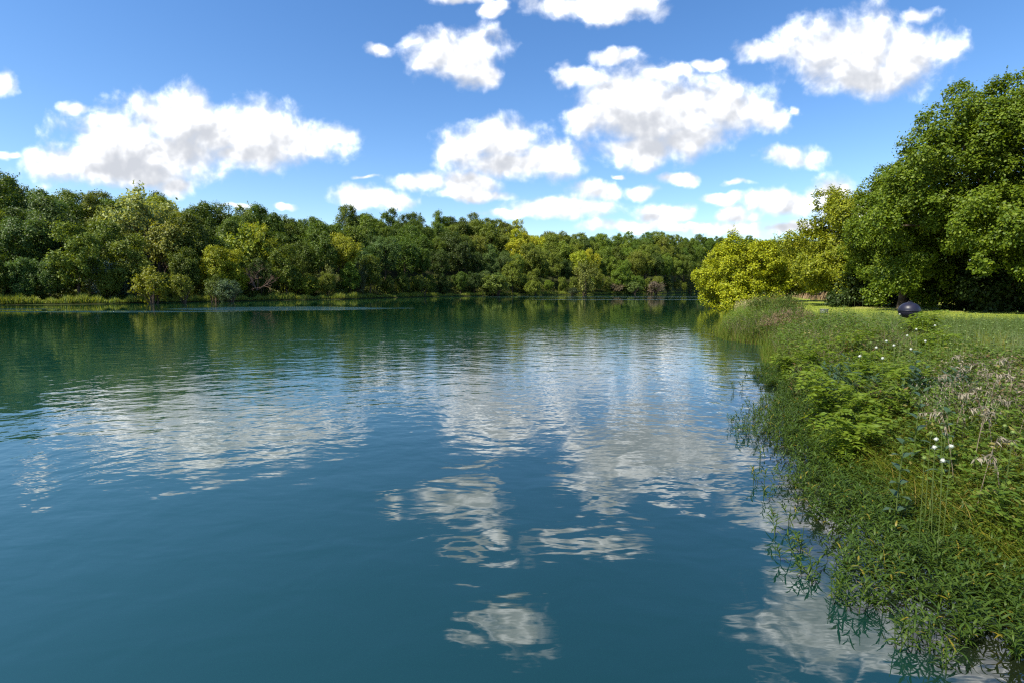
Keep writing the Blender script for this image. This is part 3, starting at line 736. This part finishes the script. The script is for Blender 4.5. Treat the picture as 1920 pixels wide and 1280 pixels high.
def blades_obj(name, label, cat, x, Y, hgt, wid, bend, mat, k=4, zoff=0.0, lean=None):
    n = len(x); a = rb.uniform(0, 6.28, n)
    ln = np.stack((np.cos(a), np.sin(a)), 1)
    if lean is not None: ln = nrm(ln + np.array(lean))
    mb = MB(); mb.blades(np.stack((x, Y, gz(x, Y) + zoff), 1), hgt, ln, bend, wid, k, rb)
    return tag(obj(name, mb.mesh(name), mat), label, cat, kind='stuff')
M_grass = leaf_mat('bank_grass', (.10, .165, .014), (.175, .225, .028), .35, third=(.27, .21, .05), third_amt=.10)
M_grass_soft = leaf_mat('meadow_grass', (.115, .180, .034), (.17, .235, .05), .35, third=(.17, .16, .075), third_amt=.12)
M_grass_fresh = leaf_mat('fresh_grass', (.18, .23, .015), (.28, .29, .03), .4, third=(.36, .27, .06), third_amt=.16)
M_dry = leaf_mat('dry_stalks', (.22, .165, .10), (.36, .29, .20), .2, tcol=(1.1, 1, .8), third=(.12, .075, .045), third_amt=.25)
# inner edge grass, short and dense
x, Y, s = scatter(26000, 2.0, 13, -.5, 2.2, 1.3); k = in_view(x, Y); x, Y = x[k], Y[k]
blades_obj('grass', 'dark green grass at the foot of the near bank', 'grass', x, Y, rb.uniform(.12, .36, len(x)), rb.uniform(.004, .009, len(x)), rb.uniform(.1, .8, len(x)), M_grass)
# fresh yellow grass tufts
x, Y, s = scatter(9000, 2.6, 7.0, .15, 1.7, 1.0)
k = (np.sin(x * 3.3 + 1) + np.sin(Y * 2.9) + np.sin(x * 7 + Y * 5) > .5); x, Y = x[k], Y[k]
blades_obj('fresh_grass', 'yellow green arching grass tufts on the near bank', 'grass', x, Y, rb.uniform(.18, .48, len(x)), rb.uniform(.004, .009, len(x)), rb.uniform(.3, 1.1, len(x)), M_grass_fresh, 5)
x, Y, s = scatter(9000, 3.0, 6.6, -.1, 1.6, 1.0)
blades_obj('arching_grass', 'long arching yellow green grass along the foot of the bank', 'grass', x, Y, rb.uniform(.2, .6, len(x)), rb.uniform(.004, .008, len(x)), rb.uniform(.4, 1.3, len(x)), M_grass_fresh, 6)
x, Y, s = scatter(16000, 5.5, 15, .1, 5.0, 1.0)
k = (np.sin(x * 2.3 + 2) + np.sin(Y * 1.9 + x) + np.sin(x * 5 - Y * 3.5) > 1.25); x, Y = x[k], Y[k]
blades_obj('warm_grass', 'clumps of warm yellow green grass on the slope of the bank', 'grass', x, Y, rb.uniform(.35, .85, len(x)), rb.uniform(.005, .010, len(x)), rb.uniform(.2, .9, len(x)), M_grass_fresh, 5)
# meadow grass further up
x, Y, s = scatter(52000, 5, 21, .8, 13, 1.1); k = in_view(x, Y, 1.1) & (x - land(Y) < 2.2 + (Y - 5) * .9); x, Y = x[k], Y[k]
blades_obj('meadow_grass', 'soft grey green meadow grass behind the near bank', 'grass', x, Y, rb.uniform(.15, .48, len(x)), rb.uniform(.006, .012, len(x)), rb.uniform(.1, .6, len(x)), M_grass_soft)
x, Y, s = scatter(2000, 4.5, 12, 1.2, 8, 1.0); k = in_view(x, Y); x, Y = x[k], Y[k]
blades_obj('tall_stalks', 'thin upright pale green stalks rising out of the meadow', 'stalks', x, Y, rb.uniform(.45, .85, len(x)), rb.uniform(.006, .01, len(x)), rb.uniform(.0, .2, len(x)), leaf_mat('pale_stalks', (.20, .25, .09), (.30, .31, .15), .3), 4)
# bank grass far along the shore
x, Y, s = scatter(30000, 12, 34, -.25, 2.6, 1.0); 
blades_obj('bank_grass', 'tall grass and weeds along the shore past the cove', 'grass', x, Y, rb.uniform(.25, .8, len(x)), rb.uniform(.007, .016, len(x)), rb.uniform(.1, .5, len(x)), M_grass)
x, Y, s = scatter(16000, 34, 90, -.2, 4.0, 1.0)
blades_obj('shore_grass', 'long grass on the shore near the golden tree', 'grass', x, Y, rb.uniform(.3, 1.0, len(x)), rb.uniform(.015, .03, len(x)), rb.uniform(.1, .5, len(x)), M_grass)
# weeds: small leafy sprays
def weeds(n, y0, y1, s0, s1, h0, h1, leaf, mat, name, label, seed, per=16, ypow=1.2):
    r = np.random.default_rng(seed)
    x, Y, s = scatter(n, y0, y1, s0, s1, ypow, r=r); k = in_view(x, Y, 1.1); x, Y = x[k], Y[k]; n = len(x)
    hgt = r.uniform(h0, h1, n); mb = MB()
    a = r.uniform(0, 6.28, n); ln = np.stack((np.cos(a), np.sin(a)), 1)
    P = np.stack((x, Y, gz(x, Y)), 1)
    mb.blades(P, hgt, ln, r.uniform(.05, .3, n), np.full(n, .006), 3, r)
    for k in range(per):
        f = r.uniform(.25, 1, n)
        q = P + np.stack((ln[:, 0] * hgt * .15 * f, ln[:, 1] * hgt * .15 * f, hgt * f), 1) + r.normal(size=(n, 3)) * np.array((.035, .035, .01))
        b = r.uniform(0, 6.28, n)
        A = nrm(np.stack((np.cos(b), np.sin(b), r.uniform(-.2, .6, n)), 1)); N = nrm(np.array((0, 0, 1.)) + r.normal(size=(n, 3)) * .4)
        mb.leaves(q, A, N, leaf * r.uniform(.6, 1.3, n), leaf * .4 * r.uniform(.7, 1.2, n), .1)
    return tag(obj(name, mb.mesh(name), mat), label, 'weeds', kind='stuff')
M_weed = leaf_mat('weed_leaves', (.085, .155, .014), (.17, .24, .034), .35, third=(.28, .25, .07), third_amt=.06)
M_weed2 = leaf_mat('weed_leaves_grey', (.105, .165, .045), (.16, .22, .065), .3)
weeds(3200, 3.2, 12, .1, 3.4, .25, .65, .075, M_weed, 'leafy_weeds', 'lush leafy weeds filling the slope of the near bank', 406, 18, 1.1)
weeds(4200, 2.6, 9, .8, 4.8, .15, .62, .055, M_weed, 'low_weeds', 'low leafy weeds between the grass of the near bank', 401)
weeds(1300, 3.9, 8.2, 1.5, 4.2, .25, .7, .05, M_dry, 'dry_weeds', 'dry curled brownish weeds among the stalks of the near bank', 405, 20, 1.0)
weeds(4200, 7, 26, .6, 9, .25, .55, .06, M_weed2, 'meadow_weeds', 'grey green leafy weeds of the meadow behind the bank', 402, 14)
weeds(1800, 12, 32, .0, 2.6, .5, 1.05, .09, M_weed, 'shore_weeds', 'tall leafy weeds on the shore past the cove', 403, 18)
# dry stalks
x, Y, s = scatter(6500, 3.8, 8.6, .9, 4.2, 1.0); k = in_view(x, Y); x, Y = x[k], Y[k]
blades_obj('dry_stalks', 'tangle of dry pinkish brown stalks on the near bank', 'dry stalks', x, Y, rb.uniform(.2, .72, len(x)), rb.uniform(.004, .008, len(x)), rb.uniform(.2, 1.3, len(x)), M_dry, 5)
x, Y, s = scatter(5000, 11, 26, .1, 2.6, 1.0)
blades_obj('dry_grass', 'dry reddish grass stems along the shore past the cove', 'dry grass', x, Y, rb.uniform(.4, 1.0, len(x)), rb.uniform(.006, .012, len(x)), rb.uniform(.1, .7, len(x)), M_dry, 4)

# ---- leafy saplings with feathered leaves
M_sap = leaf_mat('sapling_leaves', (.14, .225, .016), (.22, .29, .028), .4)
M_stem = plain_mat('green_stem', (.11, .15, .035), .7, .2, .3, 20)
def sapling(px, py, Y, label, seed, hgt=.7, rad=.4, nst=6):
    r = np.random.default_rng(seed)
    top = at(px, py, Y); x = top[0]; z = float(gz(np.array(x), np.array(Y))); h = max(top[2] - z, .25)
    o = thing('sapling', label, 'sapling', (x, Y, z))
    ms, ml = MB(), MB()
    for _ in range(nst):
        a = r.uniform(0, 6.28); e = np.array((math.cos(a) * rad * r.uniform(.2, 1), math.sin(a) * rad * r.uniform(.2, 1), h * r.uniform(.75, 1.02)))
        t = np.linspace(0, 1, 6)[:, None]; pts = e * t * np.array((1, 1, 0)) * t + np.array((0, 0, 1.)) * e[2] * (t * 1.25 - .25 * t ** 2)
        ms.tube(pts, .006 * (1 - .6 * t[:, 0]), 5)
        for f in np.linspace(.35, 1, 7):
            p = np.array([np.interp(f, t[:, 0], pts[:, c]) for c in range(3)])
            for _ in range(2):
                b = r.uniform(0, 6.28); ax = nrm(np.array((math.cos(b), math.sin(b), r.uniform(.1, .6))))
                ln = r.uniform(.14, .24) * (h / .7) ** .3
                kk = 7; tt = np.linspace(.25, 1, kk)
                rach = p + ax * ln * tt[:, None] + np.array((0, 0, -1.)) * (ln * .6 * tt ** 2)[:, None]
                side = nrm(np.cross(ax, (0, 0, 1.)))
                for sg in (-1, 1):
                    A = nrm(ax * .55 + side * sg + np.array((0, 0, -.25)) + r.normal(size=(kk, 3)) * .12)
                    N = nrm(np.array((0, 0, 1.)) + r.normal(size=(kk, 3)) * .45)
                    ml.leaves(rach, A, N, ln * .42 * r.uniform(.8, 1.2, kk), ln * .15, .12)
                ml.leaves(rach[-1:], nrm(ax + np.array((0, 0, -.5)))[None], np.array([[0, 0, 1.]]), np.array([ln * .42]), np.array([ln * .16]), .1)
    obj('leaves', ml.mesh('sapling_leaves'), M_sap, o)
    obj('stem', ms.mesh('sapling_stem'), M_stem, o)
SAPS = [(1716, 594, 14.2, 'low green sapling hiding the bowl of the barbecue', .35), (1555, 690, 7.6, 'bright green feathery sapling leaning out over the waterside plants', .75), (1640, 655, 8.6, 'bright green sapling below the white flower heads', .6), (1738, 582, 13.0, 'bright green sapling in front of the barbecue', .32), (1590, 768, 6.2, 'low feathery branch spreading above the narrow leafed plants', .55),
        (1690, 675, 7.8, 'bright green sapling beside a broad leafed plant', .5), (1530, 640, 10.8, 'green sapling at the bend of the bank', .5), (1610, 620, 11.5, 'green sapling in the meadow short of the barbecue', .5), (1760, 612, 10.5, 'pale green sapling among the flower stalks', .4), (1650, 720, 6.9, 'shady green sapling amid the densest leaves', .55), (1480, 660, 12.0, 'small sapling at the waterline by the dry grass', .45)]
for i, (px, py, Y, lab, rad) in enumerate(SAPS): sapling(px, py, Y, lab, 500 + i, rad=rad, nst=7)

# ---- broad leafed milkweed plants
M_broad = leaf_mat('milkweed_leaves', (.050, .095, .045), (.075, .125, .055), .25, rough=.35, spec=.5)
def milkweed(px, py, Y, label, seed, L=.16):
    r = np.random.default_rng(seed)
    top = at(px, py, Y); x = top[0]; z = float(gz(np.array(x), np.array(Y))); h = max(top[2] - z, .25)
    o = thing('milkweed', label, 'plant', (x, Y, z))
    ms, ml = MB(), MB()
    ms.tube([(0, 0, -.03), (.01, .01, h * .5), (.02, 0, h)], [.007, .006, .004], 6)
    obj('stem', ms.mesh('milkweed_stem'), M_stem, o)
    a = r.uniform(0, 6.28)
    for f in np.linspace(.25, 1, 7):
        for sg in (0, math.pi):
            b = a + sg + r.normal() * .2; ml = MB()
            A = nrm(np.array([[math.cos(b), math.sin(b), .2 + .7 * f]])); N = nrm(np.array([[-math.cos(b) * (.2 + .7 * f), -math.sin(b) * (.2 + .7 * f), 1.]]))
            ml.lances(np.array([[.02 * f, 0, h * f]]), A, N, np.array([L * r.uniform(.8, 1.15) * (1.15 - .4 * f)]), np.array([L * .42]), np.array([r.uniform(.2, .5)]), 7)
            obj('leaf', ml.mesh('milkweed_leaf'), M_broad, o, smooth=True)
        a += 1.57
milkweed(1722, 742, 5.4, 'dark broad leafed plant among dry stalks, tallest of its kind', 601)
milkweed(1690, 832, 4.5, 'bluish green broad leafed plant beside white spiky flowers', 602)
milkweed(1716, 664, 7.2, 'pointed leaf plant with pale green top under dry stems', 603, .19)
milkweed(1775, 775, 4.9, 'rounded green leaves low between the dry stalks', 604, .14)

# ---- pale spiky flower heads on thin stalks
M_head = plain_mat('flower_head_pale', (.22, .29, .08), .8, .1, .25, 60)
M_head_w = plain_mat('flower_head_white', (.68, .70, .58), .8, .1, .2, 60)
M_head_g = plain_mat('flower_head_green', (.24, .32, .09), .8, .1, .25, 60)
def flower(px, py, label, seed, white=0, group=None, Y=None, rad=.02):
    r = np.random.default_rng(seed)
    zh = np.interp(py, [560, 590, 640, 720, 830, 870], [1.55, 1.5, 1.3, 1.12, .95, .9])
    Y = Y or (H - zh) * F / (py - 542) * 1.0
    hd = at(px, py, Y); x = hd[0]; z = float(gz(np.array(x), np.array(Y))); h = max(hd[2] - z, .15)
    o = thing('thistle_flower', label, 'flower', (x, Y, z), 0, group)
    ms = MB(); bx, by = r.normal(size=2) * .05 * h
    ms.tube([(bx, by, -.04), (bx * .5, by * .5, h * .4), (0, 0, h)], [.0035, .003, .0024], 5)
    obj('stem', ms.mesh('flower_stem'), M_stem, o)
    mh = MB(); t = np.linspace(0, 1, 8)
    prof = np.stack((rad * np.sin(t * 3.1416) ** .7 * (1.05 - .3 * t), h - rad * .8 + t * rad * 2.5), 1)
    mh.lathe(prof, 12)
    M = (M_head_w, M_head, M_head_g)[0 if white == 2 else (1 if white == 1 else 2)]
    hdo = obj('flower_head', mh.mesh('flower_head'), M, o, smooth=True)
    # bristles and bracts
    mb = MB(); k = 46
    d = rand_dirs(k, r); d[:, 2] = np.abs(d[:, 2]) * .9 - .15; d = nrm(d)
    P = np.array((0, 0, h + rad * .3)) + d * rad * np.array((.8, .8, 1.1))
    mb.leaves(P, d, nrm(np.cross(d, rand_dirs(k, r))), rad * .55, rad * .16, 0)
    k = 8; a = np.arange(k) / k * 6.28 + r.uniform(0, 1); A = nrm(np.stack((np.cos(a), np.sin(a), r.uniform(-.3, .6, k)), 1))
    mb.lances(np.repeat([[0, 0, h - rad * .7]], k, 0), A, nrm(np.stack((-np.cos(a) * .3, -np.sin(a) * .3, np.ones(k)), 1)), rad * 1.9 * r.uniform(.7, 1.2, k), np.full(k, rad * .3), np.full(k, -.2), 4)
    obj('bracts', mb.mesh('bracts'), M, hdo)
SPIKY = [(1755, 824), (1752, 839), (1784, 837), (1733, 859), (1768, 864), (1766, 802), (1745, 812)]
for i, (px, py) in enumerate(SPIKY):
    flower(px, py, 'white spiky flower head low in the grass beside broad bluish leaves', 700 + i, 2 if i in (0, 1, 2, 4) else 1, 'white spiky flowers low in the grass', rad=.0145)
WHITE = [(1662, 640), (1676, 648), (1735, 640), (1708, 655), (1612, 668), (1655, 672), (1701, 630), (1718, 618), (1643, 652), (1687, 590), (1753, 611)]
for i, (px, py) in enumerate(WHITE):
    flower(px, py, 'white flower head on a tall stalk among bright green saplings', 720 + i, 2, 'white flowers among the saplings', rad=.017)
GREEN = [(1808, 581), (1793, 591), (1802, 590), (1820, 591), (1829, 588), (1843, 591), (1853, 591), (1869, 592), (1879, 599), (1908, 585), (1887, 642), (1863, 634), (1816, 634), (1824, 599), (1690, 616), (1646, 640), (1633, 643), (1730, 603),
         (1782, 644), (1778, 616), (1890, 721), (1884, 799), (1899, 811), (1898, 833), (1845, 618), (1862, 606), (1893, 612), (1905, 640), (1915, 618), (1835, 640), (1800, 612), (1810, 622), (1850, 652), (1872, 622), (1770, 630), (1795, 655)]
for i, (px, py) in enumerate(GREEN):
    flower(px, py, 'pale green thistle head on a thin stalk in the meadow', 740 + i, i % 2, 'pale green thistle heads of the meadow', rad=.016)
for i, px in enumerate((1571, 1584, 1593, 1603, 1618)):
    flower(px, 560 + (i % 2), 'small dark thistle head standing up against the sunny lawn', 790 + i, 0, 'thistle heads against the sunny lawn', Y=15.5, rad=.02)

# ---- dry plumes
M_plume = leaf_mat('dry_plume', (.26, .22, .15), (.38, .33, .23), .2, tcol=(1.1, 1, .85))
def plume(px, py, Y, seed, L=.32, label='dry pale plume drooping over the weeds of the near bank'):
    r = np.random.default_rng(seed); p = at(px, py, Y)
    z = float(gz(np.array(p[0]), np.array(Y))); h = max(p[2] - z, .1)
    o = thing('dry_plume', label, 'dry plant', (p[0], Y, z), r.uniform(-.6, .6), 'dry plumes on the near bank')
    t = np.linspace(0, 1, 9); sg = r.choice((-1, 1))
    pts = np.stack((sg * (t ** 1.6) * L, .05 * t * r.normal(), h * np.minimum(1, t * 1.7) - L * .35 * np.clip(t - .6, 0, 1) ** 1.2), 1)
    ms = MB(); ms.tube(pts, .004 * (1 - .5 * t), 5); obj('stem', ms.mesh('plume_stem'), M_dry, o)
    ml = MB(); k = 44; f = r.uniform(.42, 1, k)
    q = np.stack([np.interp(f, t, pts[:, c]) for c in range(3)], 1)
    A = nrm(np.stack((sg * r.uniform(-.1, .7, k), r.normal(size=k) * .8, r.normal(size=k) * .5 - .2), 1)); N = nrm(np.array((0, 0, 1.)) + r.normal(size=(k, 3)) * .5)
    ml.lances(q, A, N, r.uniform(.03, .06, k), r.uniform(.009, .014, k), r.uniform(.1, .8, k), 4)
    obj('seed_leaves', ml.mesh('plume_leaves'), M_plume, o)
for i, (px, py, Y) in enumerate([(1790, 725, 5.5), (1805, 778, 4.8), (1830, 772, 4.9), (1850, 700, 6.0), (1880, 760, 5.0), (1900, 700, 6.0), (1912, 742, 5.2), (1840, 820, 4.4), (1870, 680, 6.6), (1820, 665, 7.0), (1860, 735, 5.4), (1905, 670, 6.6), (1780, 690, 6.4), (1835, 745, 5.2), (1890, 850, 4.3), (1800, 700, 6.2)]):
    plume(px, py, Y, 800 + i)

# ---- tall weed clumps on the shore by the golden tree
def clump(px, pyt, Y, wid, col_mat, label, seed, n=900, leaf=.09, cat='plant', name='tall_weed', plume_mat=None):
    r = np.random.default_rng(seed); x = (px - 960) / F * Y; z = float(gz(np.array(x), np.array(Y))); h = at(px, pyt, Y)[2] - z
    o = thing(name, label, cat, (x, Y, z)); ms, ml, mp = MB(), MB(), MB()
    k = n // 14; a = r.uniform(0, 6.28, k); rr = wid * np.sqrt(r.uniform(0, 1, k)) * .5
    P = np.stack((np.cos(a) * rr, np.sin(a) * rr, np.zeros(k)), 1); ln = np.stack((np.cos(a), np.sin(a)), 1)
    hg = h * r.uniform(.7, 1.03, k) * (1 - .35 * (rr / wid * 2) ** 2)
    ms.blades(P, hg, ln, r.uniform(.1, .35, k), np.full(k, .014), 4, r); obj('stems', ms.mesh('clump_stems'), M_stem if plume_mat is None else M_dry, o)
    for _ in range(18):
        f = r.uniform(.2, 1, k)
        q = P + np.stack((ln[:, 0] * hg * .2 * f ** 2, ln[:, 1] * hg * .2 * f ** 2, hg * f * .95), 1) + r.normal(size=(k, 3)) * .03
        b = r.uniform(0, 6.28, k); A = nrm(np.stack((np.cos(b), np.sin(b), r.uniform(0, 1, k)), 1)); N = nrm(np.array((0, 0, 1.)) + r.normal(size=(k, 3)) * .4)
        ml.leaves(q, A, N, leaf * r.uniform(.7, 1.3, k), leaf * .3, .1)
    obj('leaves', ml.mesh('clump_leaves'), col_mat, o)
    if plume_mat is not None:
        for _ in range(16 if Y > 10 else 10):
            q = P + np.stack((ln[:, 0] * hg * .2, ln[:, 1] * hg * .2, hg * r.uniform(.75, 1.05, k)), 1) + r.normal(size=(k, 3)) * .035
            A = nrm(np.array((0, 0, 1.)) + r.normal(size=(k, 3)) * .5)
            mp.leaves(q, A, rand_dirs(k, r), .07 * min(1, Y / 13) * r.uniform(.6, 1.3, k), .022 * min(1, Y / 13), 0)
        obj('seed_sprays', mp.mesh('clump_seed_heads'), plume_mat, o)
M_shrubby = leaf_mat('shrubby_weed_leaves', (.055, .095, .012), (.105, .14, .022), .3, third=(.20, .13, .05), third_amt=.12)
M_pink = leaf_mat('pinkish_seed', (.24, .15, .08), (.33, .24, .14), .25, tcol=(1.1, .95, .8))
M_mauve = leaf_mat('mauve_seed', (.22, .165, .125), (.36, .30, .24), .2, tcol=(1.1, 1, .85), third=(.12, .16, .04), third_amt=.3)
M_beige = leaf_mat('beige_seed', (.33, .30, .14), (.42, .36, .19), .3, tcol=(1.1, 1, .8))
clump(1452, 540, 27, 2.4, M_shrubby, 'tall green weed clump rising in front of the golden tree', 901, 4600, .12)
clump(1482, 548, 24, 1.5, M_shrubby, 'grey green weed clump beside the tall green one', 902, 1400)
clump(1415, 556, 32, 2.2, M_grass_soft, 'beige seeding grass clump next to the golden tree', 903, 1600, plume_mat=M_beige)
clump(1490, 578, 21, 1.3, M_weed, 'pinkish seeding grass clump on the shore past the cove', 904, 1400, plume_mat=M_pink)
clump(1462, 590, 20.6, 1.2, M_weed, 'green and pink seeding grass clump just above the cove', 905, 1200, plume_mat=M_pink)
clump(1535, 592, 17, 1.2, M_weed2, 'grey green leafy clump near the edge of the lawn', 906, 1200)
clump(1575, 582, 16, 1.3, M_weed2, 'grey green leafy clump below the small dark thistle heads', 907, 1300)
clump(1520, 620, 14.5, 1.2, M_weed, 'leafy green clump with a brown seed head at the bend of the bank', 908, 1200)
clump(1440, 606, 20.8, 1.3, M_shrubby, 'dark green clump hanging over the cove', 909, 900)
clump(1608, 664, 8.2, .8, M_broad, 'dark leafy clump among bright saplings in the middle of the bank', 920, 420, .14)
clump(1688, 700, 6.9, .6, M_shrubby, 'dull green leafy clump beside a broad leafed plant on the bank', 921, 420, .12)
clump(1770, 672, 7.2, .7, M_broad, 'dark broad leafed clump at the edge of the dry stalks', 922, 380, .15)
clump(1640, 612, 11.0, 1.0, M_shrubby, 'dark weed clump in the meadow short of the barbecue', 923, 700, .11)
clump(1875, 640, 8.2, .9, M_shrubby, 'dark leafy clump rising among the pale thistle heads', 924, 500, .11)
clump(1898, 672, 5.9, .7, M_shrubby, 'brown seeding weed clump at the picture edge, tallest of three', 925, 420, .08, plume_mat=M_mauve)
clump(1850, 705, 5.6, .6, M_weed2, 'brown seeding weed clump among dry plumes, middle of three', 926, 380, .07, plume_mat=M_mauve)
clump(1800, 690, 6.2, .6, M_weed2, 'brown seeding weed clump behind rounded green leaves, smallest of three', 927, 360, .07, plume_mat=M_mauve)
clump(1530, 668, 9.6, .8, M_shrubby, 'dark weed clump overhanging the narrow leafed plants', 928, 480, .10)
# pinkish weeds far behind the lawn
x, Y, s = scatter(5200, 62, 96, 9, 40, 1.0)
blades_obj('far_meadow', 'pinkish brown tall meadow behind the sunny lawn', 'meadow', x, Y, rb.uniform(.5, 1.3, len(x)), rb.uniform(.05, .1, len(x)), rb.uniform(.1, .5, len(x)), M_pink, 3)
# short grass on the lawn
x, Y, s = scatter(30000, 20, 60, 2.5, 34, 1.2)
M_lawn = leaf_mat('lawn_blades', (.17, .235, .028), (.25, .28, .045), .3)
blades_obj('lawn_grass', 'short mown lawn grass', 'lawn', x, Y, rb.uniform(.03, .07, len(x)), rb.uniform(.02, .04, len(x)), rb.uniform(.2, .8, len(x)), M_lawn, 3)

# ------------------------------------------------------------------ barbecue on its post
M_enamel = plain_mat('grill_enamel', (.022, .020, .036), .4, .45, .3, 5.)
M_rust = plain_mat('rusty_post', (.10, .045, .035), .8, .2, .4, 12.)
gx, gY = at(1705, 580, 17.0)[0], 17.0; gzz = float(gz(np.array(gx), np.array(gY)))
g0 = thing('barbecue', 'dark round barbecue with a domed lid behind the saplings', 'barbecue', (gx, gY, gzz))
lid_z = at(1705, 583, 17.0)[2] - gzz; RL = .31
t = np.linspace(0, 1.5708, 14)
mb = MB(); mb.lathe(np.concatenate((np.stack((RL * np.cos(t), lid_z + .01 + RL * .88 * np.sin(t)), 1)[:-1], [(.004, lid_z + .01 + RL * .88)])), 40)
lid = obj('lid', mb.mesh('lid'), M_enamel, g0, True)
mb = MB(); mb.lathe([(RL + .004, lid_z - .005), (RL + .014, lid_z), (RL + .014, lid_z + .014), (RL + .004, lid_z + .02)], 40); obj('rim', mb.mesh('rim'), M_enamel, lid, True)
mb = MB(); mb.tube([(-.07, 0, lid_z + RL * .88), (-.065, 0, lid_z + RL * .88 + .035), (.065, 0, lid_z + RL * .88 + .035), (.07, 0, lid_z + RL * .88)], .009, 8); obj('handle', mb.mesh('handle'), M_enamel, lid)
mb = MB(); mb.lathe(np.stack(((RL - .01) * np.cos(t) ** .8 + .002, lid_z - .01 - RL * .75 * np.sin(t)), 1), 40); obj('bowl', mb.mesh('bowl'), M_enamel, g0, True)
mb = MB(); mb.tube([(0.05, 0, -.1), (.05, 0, lid_z - RL * .7)], .05, 12); obj('post', mb.mesh('post'), M_rust, g0)
mb = MB(); mb.lathe([(.002, -.05), (.03, -.045), (.05, -.02), (.055, 0), (.05, .02), (.03, .045), (.002, .05)], 16, (.1, -.16, lid_z - RL * .72)); obj('vent_cap', mb.mesh('vent_cap'), plain_mat('pink_enamel', (.35, .13, .17), .4, .5, .2), g0, True)
# small grey box on the lawn
x, Y = at(1546, 570, 30)[0], 30.0; z = float(gz(np.array(x), np.array(Y)))
u0 = thing('utility_box', 'small weathered grey box on the lawn', 'utility box', (x, Y, z))
mb = MB(); mb.box((0, 0, .11), (.32, .28, .26)); obj('body', mb.mesh('box_body'), plain_mat('weathered_grey', (.17, .18, .15), .8, .2, .3), u0)
mb = MB(); mb.box((0, 0, .26), (.36, .32, .035)); obj('lid', mb.mesh('box_lid'), plain_mat('weathered_lid', (.21, .22, .19), .8, .2, .3), u0)
# low fire grate further back
x, Y = at(1531, 550, 66)[0], 66.0; z = float(gz(np.array(x), np.array(Y)))
f0 = thing('bench', 'low dark bench on the far part of the lawn', 'bench', (x, Y, z))
mb = MB(); mb.box((0, 0, .47), (1.5, .36, .06)); mb.box((0, .2, .75), (1.5, .05, .3)); M_bench = plain_mat('dark_wood', (.04, .03, .025), .8, .2, .3); obj('seat', mb.mesh('bench_seat'), M_bench, f0)
for sx in (-.6, .6):
    mb = MB(); mb.box((sx, 0, .2), (.08, .3, .48)); obj('leg', mb.mesh('bench_leg'), M_bench, f0)
